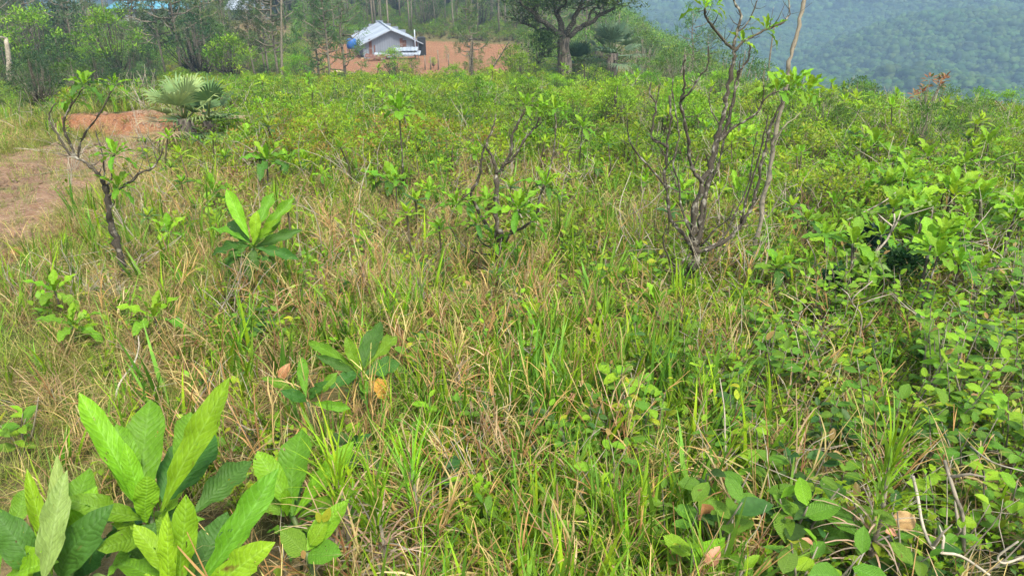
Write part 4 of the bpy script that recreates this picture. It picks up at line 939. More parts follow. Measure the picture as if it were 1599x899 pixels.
fallen(443, 581, 28, .6, 'brownleaf', 1.3, 'upright brown leaf behind the small blunt-leaved plant', .15)
fallen(560, 377, 14, .7, 'tanleaf', 1.2, 'little tan leaf on the pale straw of the middle slope', .1)
fallen(1311, 712, 20, .7, 'tanleaf', .1, 'olive tan leaf above the narrow green sedge', .2)
fallen(1270, 845, 34, .25, 'pinkleaf', -.3, 'narrow rolled red-brown leaf on the quilted shrub', .28)
fallen(30, 392, 30, .5, 'brownleaf', .3, 'brown dead leaf on the small red washout by the track', .03)

def stick(name, path, r0, r1, label, ups, mat='twig', twigs=0, cat='branch'):
    """a bare branch given by where it passes; ups = its height above ground at each point"""
    P = []
    for (q, u) in zip(path, ups):
        g = ground(q[0], q[1], u); P.append(Vector((g.x, g.y, g.z+u)))
    g0 = P[0].copy(); S_ = smooth_pts([p-g0 for p in P], 4); m = len(S_); e = thing(name, g0, label, cat)
    obj('stem', tube_mesh('stem', [(S_, [r0+(r1-r0)*j/(m-1) for j in range(m)])], M[mat], 6, .2), e)
    r = random.Random(int(path[0][0]))
    for k in range(twigs):
        j = r.randrange(1, m-1); d = rdir(.1, 1.2, r); q0 = S_[j]; l_ = (S_[-1]-S_[0]).length*r.uniform(.2, .4)
        obj('twig', tube_mesh('twig', [([q0, q0+d*l_*.5+Vector((0, 0, .01)), q0+d*l_+rdir(0, 1, r)*l_*.2], [r1*1.2, r1, r1*.4])], M[mat], 4), e)
stick('dead_branch', [(1425, 745), (1433, 780), (1442, 825), (1462, 860), (1500, 868), (1545, 900)], .005, .004, 'bleached white dead branch curving through the lower right', [.34, .3, .26, .24, .22, .2], twigs=2)
stick('dead_branch', [(1475, 720), (1490, 770), (1503, 810), (1505, 860)], .006, .006, 'brown-grey dead stem right of the bleached white branch', [.36, .3, .22, .1], 'palebark', 2)
stick('dead_branch', [(1599, 870), (1568, 880), (1558, 870), (1590, 845)], .004, .003, 'short white angled twig in the lower right corner', [.2, .2, .22, .28])
stick('dead_branch', [(1515, 697), (1550, 722), (1605, 738)], .003, .002, 'thin white twig crossing the right edge shrub', [.34, .34, .34])
stick('dead_branch', [(48, 690), (56, 650), (60, 620)], .004, .002, 'pale dead stalk in the fine grass at lower left', [.05, .2, .3])
stick('dead_branch', [(105, 680), (125, 655), (138, 632)], .004, .002, 'short pale bent stalk right of the pale dead stalk', [.05, .15, .25])
stick('dead_branch', [(177, 645), (186, 600), (208, 570), (217, 545), (216, 525)], .005, .003, 'long curved pale stalk rising from behind the tallest near plant', [.05, .15, .2, .22, .25])
stick('dead_branch', [(188, 368), (198, 338)], .006, .004, 'straight pale stick leaning beside the thin tree trunk', [.02, .18])
stick('dead_branch', [(1250, 470), (1266, 425), (1273, 405), (1260, 375)], .006, .003, 'grey forked twig left of the near-black bush', [.1, .25, .35, .5], twigs=4)
stick('dead_branch', [(1355, 460), (1362, 405), (1385, 375), (1396, 350), (1396, 335)], .009, .006, 'pale greenish forked branch under the glossy sapling', [.1, .3, .4, .5, .55], twigs=3)
stick('dead_branch', [(1570, 450), (1599, 430), (1630, 405)], .018, .014, 'dark bare limb entering at the right edge', [.1, .2, .3], 'bark', 2)
stick('dead_branch', [(1340, 545), (1345, 495), (1330, 470), (1362, 440)], .005, .003, 'bundle of dry grey stems below the dark bush', [.05, .25, .35, .45], twigs=5)
stick('dead_branch', [(1135, 735), (1132, 690), (1131, 640), (1124, 590)], .004, .002, 'white upright stem carrying the yellow-green pair of leaves', [.1, .2, .3, .4])
stick('dead_branch', [(985, 400), (975, 365), (968, 320), (985, 270)], .004, .003, 'slender dead stem in the straw left of the branching tree', [.02, .15, .3, .45], twigs=3)
stick('dead_branch', [(868, 585), (830, 555), (800, 530), (790, 505)], .003, .002, 'thin brown twig slanting across the centre grass', [.2, .2, .22, .25])
stick('dead_branch', [(1250, 240), (1300, 212), (1340, 190)], .009, .005, 'long pale bare stick lying across the right scrub', [.25, .3, .35])
stick('dead_branch', [(1485, 455), (1497, 410), (1505, 380)], .004, .002, 'thin pale stick upright right of the dark green bush', [.05, .2, .35])
stick('dead_branch', [(1320, 345), (1375, 318), (1400, 300)], .006, .004, 'pale stick slanting up to the right between saplings', [.3, .4, .45])

def straw_clump(px, py, wpx, label):
    g = ground(px, py); dist = (g-Vector((0, 0, EYE))).length; w_ = wpx/F*dist; mb = MB(); r = random.Random(3)
    for i in range(240): blade(mb, (r.gauss(0, w_*.22), r.gauss(0, w_*.12), r.uniform(0, .05)), r.choice([0.1, 2.9])+r.gauss(0, .9), r.uniform(.3, 1.1), w_*r.uniform(.3, .6), .0035, r.uniform(.6, 1.8), vary((.42, .38, .32), .2, r), 5)
    o = obj('straw_clump', mb.mesh('straw_clump', M['grass']), loc=g); tag(o, label, 'dead grass')
straw_clump(160, 470, 75, 'grey-white clump of dead fibrous straw at the foot of the thin tree')

# narrow-bladed sedges that stand out
def sedge(px, py, h, label, seed, n=60, cols=(LIME, YELG), dead=.35, L=.2):
    g = ground(px, py); e = thing('sedge', g, label, 'sedge'); r = random.Random(seed)
    obj('stem', tube_mesh('stem', [([(0, 0, -.02), (.015, 0, h*.5), (0, .01, h)], [.008, .007, .004])], M['palebark'], 5), e); mb = MB(); md_ = MB()
    for i in range(n):
        s = i/n; m_ = md_ if s < dead else mb; c = vary(r.choice([(.42, .31, .22), (.36, .25, .17), GREY, STRAW]) if s < dead else r.choice(cols), .2, r)
        blade(m_, (.01*math.sin(i), .01*math.cos(i), h*(.1+.9*s)), i*2.4+r.uniform(-.3, .3), 1.1-1.0*s, L*r.uniform(.7, 1.15), .008, 1.6-.9*s, c, 6)
    obj('green_blades', mb.mesh('green_blades', M['grass']), e)
    if md_.n: obj('dead_blades', md_.mesh('dead_blades', M['grass']), e)
sedge(1345, 905, .5, 'narrow green sedge with a fountain of thin bright blades, lower right', 1, 90, (LIME, (.15, .28, .03)), .4, .24)
sedge(545, 905, .42, 'sedge with arching pinkish dead blades left of two others, bottom centre', 2, 70, (LIME, YELG), .6, .24)
sedge(600, 935, .38, 'middle sedge with green top and brown skirt at the bottom edge', 3, 70, (LIME, MID), .5, .24)
sedge(650, 870, .36, 'sedge right of the two pinkish ones, its blades sweeping right', 4, 60, (LIME, (.15, .28, .03)), .5, .24)
sedge(660, 500, .3, 'dead straw sedge above the round-leaved seedlings in the middle', 5, 50, (STRAW, YELG), .8, .2)
sedge(715, 650, .34, 'half dead sedge in the tall centre grass', 6, 50, (YELG, STRAW), .6, .22)
sedge(570, 480, .3, 'brown curled sedge on the straw slope above the dark rosette', 7, 50, (BROWN, STRAW), .7, .2)
sedge(770, 470, .28, 'straw sedge at the foot of the forked tree', 8, 40, (STRAW, YELG), .7, .2)

#@@BACK
# ------------------------------------------------------------------ fan palms
def fan_palm(px, py, Lpx, n, label, seed, trunk=.3, tilt=(0, 0, 1), dying=0.0, col=(.10, .19, .07), px_scale=1.0, Yd=None):
    g = ground(px, py); 
    if Yd: p = at(px, py, Yd); g = Vector((p.x, p.y, hz(p.x, p.y)))
    dist = (g-Vector((0, 0, EYE))).length; L = Lpx/F*dist; r = random.Random(seed); e = thing('fan_palm', g, label, 'palm'); th = trunk*L
    obj('trunk', tube_mesh('trunk', [([(0, 0, -.1), (0, 0, th*.5), (0, 0, th)], [L*.13, L*.15, L*.12])], M['bigbark'], 9, .4), e)
    for i in range(n):
        s = i/(n-1); el = -.35+1.7*s; az = i*2.4+r.uniform(-.3, .3); d = Vector((math.cos(az)*math.cos(el), math.sin(az)*math.cos(el), math.sin(el)))
        d = (d+Vector(tilt)*.15).normalized(); mb = MB(); pl = L*r.uniform(.35, .5); p1 = d*pl+Vector((0, 0, -.04*L)); tube(mb, [(0, 0, 0), p1*.5+Vector((0, 0, .02*L)), p1], [L*.018, L*.013, L*.01], 4, vary((.16, .22, .07), .2, r))
        dead = r.random() < dying and s < .5; c0 = (.30, .24, .13) if dead else col; Rm = frame_from(d, (0, 0, 1) if el < 1.2 else (-math.cos(az), -math.sin(az), .2))
        K = 18
        for k in range(K):
            a = (k/(K-1)-.5)*2.7; rl = L*r.uniform(.42, .56)*(1-.25*abs(a)/2)
            dd = Rm@Vector((math.sin(a), math.cos(a), .18*abs(math.sin(a)))); nn = Rm@Vector((0, 0, 1)); sd_ = dd.cross(nn).normalized(); w0 = L*.020
            q1 = p1+dd*rl*.35; q2 = p1+dd*rl*.72+Vector((0, 0, -.05*rl)); q3 = p1+dd*rl+Vector((0, 0, -r.uniform(.12, .35)*rl))
            vs = [p1-sd_*w0*.3, p1+sd_*w0*.3, q1-sd_*w0, q1+sd_*w0, q2-sd_*w0*.7, q2+sd_*w0*.7, q3]
            mb.add([tuple(v) for v in vs], [(0, 1, 3, 2), (2, 3, 5, 4), (4, 5, 6)], vary(c0, .18, r))
        obj('frond', mb.mesh('frond', M['crown'] if not dead else M['grass']), e, loc=(0, 0, th*(.8+.2*s)))
fan_palm(296, 232, 84, 15, 'pale silvery fan palm with upright frayed fronds beside the red track', 1, .5, (-.3, 0, .6), .35, (.19, .27, .10))
fan_palm(332, 228, 78, 12, 'greener drooping fan palm pressed against the silvery one', 2, .45, (.4, 0, .1), .3, (.09, .17, .06))
fan_palm(955, 118, 66, 20, 'tall grey-green fan palm with wide round head right of the great tree', 3, .75, (0, 0, 1), .1, (.13, .20, .11), Yd=46)
fan_palm(900, 122, 56, 20, 'darker green fan palm directly behind the great tree trunk', 4, .45, (0, 0, 1), .2, (.07, .13, .06), Yd=47)  # fronds in a darker green than the neighbouring palm

# ------------------------------------------------------------------ trees of the far slope
def crown_mesh(kind, seed, h, rad, cols, n_cl, per, L0, base=.35, wide=.4):
    """leaves in clumps spread through a crown, with gaps between"""
    r = random.Random(seed); mb = MB(); wood_ = MB(); tips = []
    for c in range(n_cl):
        if kind == 'pine':
            t = base+(1-base)*(c+.5)/n_cl; az = c*2.4+r.uniform(-.5, .5); rr = rad*(1-.55*((t-base)/(1-base))**1.5)*r.uniform(.45, 1.05); p = Vector((math.cos(az)*rr, math.sin(az)*rr, h*t+rr*.25*r.uniform(.2, 1.3)))
            q = Vector((0, 0, h*t-.04*h))
        else:
            v = rdir(-.7, 1.5, r)*(.45+.55*r.random()**.6); p = Vector((v.x*rad, v.y*rad, h*(base+(1-base)*(.5+.5*v.z*.95)))); q = Vector((v.x*rad*.2, v.y*rad*.2, h*base*.9))
        m_ = q.lerp(p, .5)+Vector((0, 0, -.02*h)); tube(wood_, [q, m_, p], [h*.008, h*.005, h*.002], 3)
        col = r.choice(cols); cr = L0*r.uniform(2.2, 3.8) if kind != 'pine' else L0*1.6
        for i in range(per):
            v = rdir(-.6, 1.5, r)*cr*r.uniform(.2, 1)
            if kind == 'pine': # needles bursting from the twig end
                d = rdir(-.7, 1.5, r); L_ = L0*r.uniform(.7, 1.3); s_ = d.orthogonal().normalized()*L0*.055; b = p+v*.7
                mb.add([tuple(b-s_), tuple(b+s_), tuple(b+d*L_)], [(0, 1, 2)], vary(col, .25, r))
            else:
                v.z *= .6; L_ = L0*r.uniform(.6, 1.2); mini = v.normalized()+rdir(-.2, .9, r); Rm = frame_from(mini, (r.uniform(-.6, .6), r.uniform(-.6, .6), 1)); b = p+v; W = L_*wide
                mb.add([tuple(b), tuple(b+Rm@Vector((-W/2, L_*.5, .1*W))), tuple(b+Rm@Vector((0, L_, -.1*L_))), tuple(b+Rm@Vector((W/2, L_*.5, .1*W)))], [(0, 3, 2, 1)], vary(col, .22, r))
    return mb.mesh('crown', M['crown']), wood_
def trunk_mesh(wood_, h, r0, seed, bark, top=.95, bend=.03):
    r = random.Random(seed); pts = [Vector((r.gauss(0, bend*h)*t, r.gauss(0, bend*h)*t, h*top*t-.02*h*(t == 0))) for t in (0, .25, .5, .75, 1)]
    tube(wood_, pts, [r0*1.3, r0, r0*.8, r0*.55, r0*.2], 6); return wood_.mesh('trunk', M[bark])
PINEC = [(.07, .11, .04), (.09, .135, .045), (.06, .09, .04)]; BRT = [(.16, .30, .018), (.19, .33, .02), (.10, .22, .018)]; DKT = [(.03, .065, .022), (.045, .09, .025), (.035, .07, .03)]
MDT = [(.075, .145, .022), (.10, .18, .026), (.06, .12, .025)]
TT = {}
def kind_of_tree(key, kind, h, rad, cols, n_cl, per, L0, base, bark, r0, n=3, wide=.4):
    TT[key] = []
    for i in range(n):
        cm, wd = crown_mesh(kind, len(key)*31+i, h*(1+.1*(i-1)), rad*(1+.12*(i-1)), cols, n_cl, per, L0, base, wide); TT[key].append((cm, trunk_mesh(wd, h*(1+.1*(i-1)), r0, i+5, bark)))
kind_of_tree('pine', 'pine', 7, 1.5, PINEC, 34, 46, .34, .3, 'palebark', .07, 4)
kind_of_tree('tallpine', 'pine', 13, 1.7, PINEC, 30, 46, .42, .55, 'palebark', .10, 4)
kind_of_tree('young', 'pine', 3.2, .9, [(.08, .15, .04), (.09, .17, .045)], 26, 40, .22, .15, 'palebark', .04, 3)
kind_of_tree('bright', 'broad', 3.4, 1.5, BRT, 46, 38, .17, .25, 'bark', .07, 3)
kind_of_tree('dark', 'broad', 4.5, 1.9, DKT, 42, 36, .2, .2, 'bark', .1, 3)
kind_of_tree('midg', 'broad', 3.6, 1.7, MDT, 40, 36, .17, .2, 'palebark', .08, 3)
def tree(key, x, y, sc, label, group=None, name='tree', i=None, rz=None, sink=0):
    i = rnd.randrange(len(TT[key])) if i is None else i; cm, tm = TT[key][i]
    e = thing(name, (x, y, hz(x, y)-sink), label, 'tree', group, rnd.uniform(0, 6.28) if rz is None else rz)
    obj('trunk', tm, e, scale=sc); obj('crown', cm, e, scale=sc); return e
def tree_px(key, px, Y, sc, label, name='tree', group=None):
    x = at(px, 100, Y).x
    # column on the ground at that distance
    z = hz(x, Y); f = Y*CP-(z-EYE)*SP; x = (px-CX)/F*f
    return tree(key, x, Y, sc, label, group, name)
tree_px('bright', 72, 44, 1.15, 'bright green bushy tree at far left, the leftmost of the light green ones', 'bushy_tree')
tree_px('bright', 42, 46, .8, 'small light green tree touching the leftmost bushy tree', 'bushy_tree')
tree_px('bright', 112, 43, .75, 'low bright bush spreading right from the leftmost bushy tree', 'bushy_tree')
tree_px('bright', 190, 42, 1.1, 'tallest of the bright green trees, in front of dark pines', 'bushy_tree')
tree_px('bright', 155, 44, .65, 'small bright tree left of the tallest bright green one', 'bushy_tree')
tree_px('bright', 366, 41, .9, 'round lime tree right of the dark pine mass', 'bushy_tree')
tree_px('midg', 222, 45, .8, 'mid green bush right of the tallest bright green tree', 'bushy_tree')
tree_px('bright', 618, 50, .62, 'round green bush in front of the tin house', 'bushy_tree')
tree_px('midg', 645, 51, .5, 'darker bush hugging the round one before the tin house', 'bushy_tree')
tree_px('bright', 800, 42, .62, 'bright bush left of the great tree foot', 'bushy_tree')
tree_px('bright', 812, 38, .5, 'small bright bush at the great tree foot', 'bushy_tree')
tree_px('bright', 470, 44, .5, 'lime bush among slim trunks left of the tin house', 'bushy_tree')
tree_px('midg', 740, 50, .5, 'thin green tree on the red clearing right of the tin house', 'bushy_tree')
for i, (px, Y, s, k) in enumerate([(285, 50, 1.15, 'pine'), (305, 53, 1.2, 'dark'), (330, 51, 1.0, 'pine'), (262, 52, 1.05, 'pine'), (318, 48, .9, 'dark'), (10, 52, 1.2, 'pine'), (60, 60, 1.1, 'pine'), (120, 55, 1.1, 'dark'), (150, 60, 1.2, 'pine'), (225, 56, 1.1, 'pine'), (95, 52, .9, 'midg'), (400, 55, .85, 'pine'), (20, 45, .7, 'dark')]):
    tree_px(k, px, Y, s, 'grey-green tree in the dark mass at upper left, crowded by others like it', 'dark_tree', 'crowded grey-green trees upper left')
for i, (px, Y, s) in enumerate([(437, 47, 1.0), (500, 45, .9), (517, 44, .85), (541, 46, 1.0), (735, 48, .8), (870, 60, 1.1), (415, 60, .9)]):
    lab = ['tallest slim pole-like pine left of the tin house', 'slim young pine, first of the close pair left of the tin house', 'slim young pine, right one of the close pair', 'slim pine whose crown overlaps the left end of the tin house', 'dark twisted sapling pine on the red clearing', 'slim pine behind the great tree', 'slim pine by the sloping tan clearing'][i]
    tree_px('pine' if i % 2 == 0 else 'young', px, Y, s*(1.0 if i % 2 == 0 else 1.9), lab, 'pine_tree')
r_ = random.Random(31)
for i in range(46):
    Y = r_.uniform(19, 44); px = r_.uniform(-40, 240)
    if Y < 24 and px > 110: continue
    tree_px(r_.choice(['midg', 'dark', 'dark', 'young']), px, Y, r_.uniform(.22, .42)*(.7+Y/60), 'grey-green waist-high bush in the tangled scrub beyond the red track', 'bush', 'waist-high bushes beyond the red track')
for i in range(30):
    Y = r_.uniform(28, 52); px = r_.uniform(250, 980)
    if 560 < px < 930 and Y > 33: continue
    tree_px(r_.choice(['midg', 'bright', 'bright', 'dark']), px, Y, r_.uniform(.2, .36), 'small rounded bush rising from the far edge of the scrub field', 'bush', 'rounded bushes at the far edge of the scrub')
for i in range(84):
    Y = r_.uniform(10, 36); px = r_.choice([r_.uniform(380, 1620), r_.uniform(950, 1620)])
    if 560 < px < 930 and Y > 30: continue
    tree_px(r_.choice(['midg', 'bright', 'bright', 'bright', 'midg']), px, Y, r_.uniform(.17, .32), 'bushy shrub standing a head above the scrub of the middle field, like others round it', 'shrub', 'bushy shrubs of the middle field')
for i in range(16):
    Y = r_.uniform(48, 76); px = r_.uniform(480, 820)
    if 545 < px < 665 and Y > 56: continue
    tree_px(r_.choice(['midg', 'young', 'bright']), px, Y, r_.uniform(.2, .42), 'low weedy bush dotted over the red clearing round the tin house', 'bush', 'weedy bushes on the red clearing')
# pines around and behind the house
r_ = random.Random(23); cnt = 0; tries = 0
while cnt < 165 and tries < 5000:
    tries += 1; Y = r_.uniform(52, 170)**1.0; px = r_.uniform(-60, 960); z = -8.5; f = Y*CP+(9+EYE)*SP; x = (px-CX)/F*f
    if x > 8: continue
    if 515 < px < 815 and Y < 97: continue
    if 455 < px < 540 and Y < 90: continue
    if 375 < px < 465 and 60 < Y < 130: continue
    if 185 < px < 300 and 90 < Y < 135: continue
    if px > 830 and Y < 75: continue
    k = 'tallpine' if (Y > 92 or r_.random() < .12) else r_.choice(['pine', 'pine', 'young', 'midg', 'dark'])
    s = r_.uniform(.75, 1.25)*(1.5 if k == 'young' else 1)*(.8 if k == 'tallpine' else 1)
    tree(k, x, Y, s, {'tallpine': 'tall thin-trunked pine in the hazy wood behind the clearing', 'pine': 'grey-green pine on the far left slope', 'young': 'young light green pine on the far slope', 'midg': 'rounded mid green tree on the far slope', 'dark': 'dark rounded tree on the far slope'}[k],
         {'tallpine': 'tall pines of the wood', 'pine': 'pines of the far slope', 'young': 'young pines of the far slope', 'midg': 'green trees of the far slope', 'dark': 'dark trees of the far slope'}[k], {'tallpine': 'tall_pine', 'pine': 'pine_tree', 'young': 'young_pine', 'midg': 'round_tree', 'dark': 'dark_tree'}[k]); cnt += 1
# dense row far behind
for i in range(75):
    Y = r_.uniform(97, 170); px = 440+530*r_.random(); f = Y*CP+11*SP; x = (px-CX)/F*f
    if x > 12: continue
    tree(r_.choice(['tallpine', 'tallpine', 'dark', 'pine']), x, Y, r_.uniform(.8, 1.3), 'tree in the dense wood behind the tin house, merged with its neighbours', 'dense wood behind the tin house', 'wood_tree')
# right of the great tree, along the brink
for i, (px, Y, k, s) in enumerate([(1000, 50, 'midg', .8), (1040, 36, 'midg', .6), (960, 62, 'midg', 1.3), (1000, 58, 'midg', 1.0), (930, 66, 'midg', 1.2), (1040, 42, 'midg', .7), (1075, 50, 'young', 1.6), (1060, 33, 'midg', .6), (1120, 36, 'midg', .7), (1175, 38, 'midg', .75), (1215, 40, 'bright', .8), (1260, 36, 'midg', .75), (1310, 34, 'midg', .6), (1340, 26, 'bright', .42), (1380, 30, 'midg', .55), (1430, 27, 'midg', .5), (1150, 30, 'midg', .6), (1100, 40, 'young', 1.3), (1290, 30, 'bright', .45), (1455, 26, 'midg', .5), (1520, 20, 'bright', .33), (1565, 19, 'bright', .3), (1000, 28, 'midg', .42), (1130, 26, 'bright', .35), (1080, 25, 'bright', .35), (1010, 25, 'bright', .35), (930, 30, 'bright', .4), (1230, 27, 'midg', .42), (1185, 25, 'midg', .4)]):
    tree_px(k, px, Y, s, 'rounded tree or tall bush along the brink of the hill right of the great tree', 'brink_tree', 'bushy trees along the brink')
# rust leaved bush on the skyline, right
def rust_bush():
    p = at(1440, 195, 15); g = Vector((p.x, p.y, hz(p.x, p.y))); e = thing('rust_leaved_bush', g, 'bush with rust orange leaf clusters on the right skyline', 'bush'); r = random.Random(2); mb = MB()
    for j, (px, py) in enumerate([(1470, 128), (1452, 125), (1445, 140), (1465, 135), (1440, 147), (1475, 124), (1430, 150)]):
        q = at(px, py, 15+r.uniform(-.3, .3))-g; obj('branch', tube_mesh('branch', [([(0, 0, 0), q*.5+Vector((r.gauss(0, .1), 0, 0)), q], [.02, .014, .006])], M['palebark'], 4), e)
        for i in range(14): v = rdir(-.3, 1.3, r); mini_leaf(mb, q+v*.05, v, (0, -.3, 1), r.uniform(.08, .14), .05, vary(r.choice([(.34, .17, .06), (.36, .22, .1), (.26, .12, .05), (.15, .17, .04)]), .2, r))
    obj('foliage', mb.mesh('foliage', M['leaf']), e)
rust_bush()

# the great spreading tree
def great_tree():
    Y = 44.0; p = at(884, 118, Y); g = Vector((p.x, p.y, hz(p.x, p.y))); e = thing('great_tree', g, 'great spreading tree with thick pale trunk and dark wide crown', 'tree'); r = random.Random(9)
    def W(px, py, dy=0): return at(px, py, Y+dy)-g
    b = W(884, 122); b.z = -.3
    obj('trunk', tube_mesh('trunk', [(smooth_pts([b, W(882, 100), W(880, 75), W(882, 58)], 3), [.52, .42, .4, .38, .36, .34, .33, .33, .33, .31][:10])], M['bigbark'], 12, .25), e)
    limbs = [([(882, 60), (862, 45), (845, 30), (820, 10), (800, -10)], .2, -1), ([(884, 60), (900, 48), (920, 36), (945, 20), (966, 2), (968, -14)], .17, .5), ([(880, 62), (874, 40), (870, 20), (860, -5), (850, -30)], .2, .5),
             ([(886, 58), (895, 35), (905, 15), (915, -10), (925, -35)], .18, -.5), ([(876, 65), (858, 78), (846, 90), (838, 100)], .12, -.6), ([(915, 40), (925, 20), (935, 5), (940, -15)], .08, 1), ([(862, 46), (840, 45), (820, 38), (800, 28)], .1, .8), ([(846, 30), (835, 15), (838, -10)], .09, 1.5), ([(905, 15), (925, 8), (950, -3)], .07, 2), ([(870, 20), (885, 5), (892, -20)], .09, -1.5)]
    ends = []
    for path, r0, dz in limbs:
        n = len(path); P = smooth_pts([W(q[0], q[1], dz*2*i/n) for i, q in enumerate(path)], 3); m = len(P); P = [q+Vector((r.gauss(0, .06), r.gauss(0, .06), r.gauss(0, .05))) for q in P]
        obj('limb', tube_mesh('limb', [(P, [r0*(1-.75*j/(m-1)) for j in range(m)])], M['bark'], 7, .2), e)
        ends += P[m//2:]
    mb = MB(); wd = MB()
    def clump(c, cr, n, cols):
        for i in range(n):
            v = rdir(-.5, 1.4, r)*cr*r.uniform(.3, 1); v.z *= .5; Rm = frame_from(v.normalized()+rdir(-.2, .8, r), (r.uniform(-.6, .6), r.uniform(-.6, .6), 1)); L_ = .2*r.uniform(.6, 1.2); q = c+v
            mb.add([tuple(q), tuple(q+Rm@Vector((-L_*.2, L_*.5, 0))), tuple(q+Rm@Vector((0, L_, 0))), tuple(q+Rm@Vector((L_*.2, L_*.5, 0)))], [(0, 3, 2, 1)], vary(r.choice(cols), .25, r))
    for q in ends:
        for k in range(5):
            c = q+rdir(-.1, 1.2, r)*r.uniform(.5, 1.3); tube(wd, [q, c], [.03, .01], 3)
            clump(c, .5, 34, DKT+[MDT[2]])
    # crown lumps on top
    for k in range(75):
        px = r.gauss(878, 52); py = -12-r.random()*45+abs(px-880)*.28; c = W(px, py, r.uniform(-3, 3)); clump(c, .7, 40, DKT+[MDT[0]])
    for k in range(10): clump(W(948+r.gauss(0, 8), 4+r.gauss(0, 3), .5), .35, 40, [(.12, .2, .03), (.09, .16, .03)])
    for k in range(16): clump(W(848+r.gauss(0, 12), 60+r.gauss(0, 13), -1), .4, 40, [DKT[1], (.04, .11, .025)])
    obj('crown', mb.mesh('crown', M['crown']), e); tag(obj('twigs', wd.mesh('twigs', M['bark']), e), kind='stuff')
great_tree()

# bare poles and stubs standing in the left scrub
def pole(px, py_base, py_top, label, mat='palebark', r0=.05, name='dead_tree', cat='tree', lean=0, up=0, Yd=None):
    g = ground(px, py_base)
    if Yd: p = at(px, py_base, Yd); g = Vector((p.x, p.y, hz(p.x, p.y)))
    t = at(px+lean, py_top, g.y)-g; r = random.Random(int(px)); P = smooth_pts([Vector((0, 0, -.1)), t*.33+Vector((r.gauss(0, .04), 0, 0)), t*.66+Vector((r.gauss(0, .04), 0, 0)), t], 3); m = len(P)
    e = thing(name, g, label, cat); obj('trunk', tube_mesh('trunk', [(P, [r0*(1-.5*j/(m-1)) for j in range(m)])], M[mat], 6, .25), e)
    for k in range(3):
        j = r.randrange(m//2, m); d = rdir(.2, 1.2, r); obj('branch', tube_mesh('branch', [([P[j], P[j]+d*.25, P[j]+d*.5+Vector((0, 0, .1))], [r0*.35, r0*.25, r0*.1])], M[mat], 4), e)
pole(17, 128, 60, 'pale dead trunk at the far left, its foot in grey scrub', 'twig', .14, lean=-8, Yd=30)
pole(148, 104, 72, 'short pale dead trunk before the dark trees upper left', 'palebark', .10, lean=-6, Yd=44)
pole(437, 108, -10, 'long thin bare pole left of the tin house, reaching the top edge', 'palebark', .09, lean=2, Yd=44)
pole(735, 125, 62, 'dark crooked stem on the red clearing with leaning limb', 'bark', .08, lean=3, Yd=40)
pole(752, 108, 62, 'thin leaning stem on the red clearing', 'bark', .05, lean=45, Yd=41)
pole(1205, 110, 40, 'dead snag on the brink behind the branching tree', 'palebark', .05, lean=4, Yd=33)

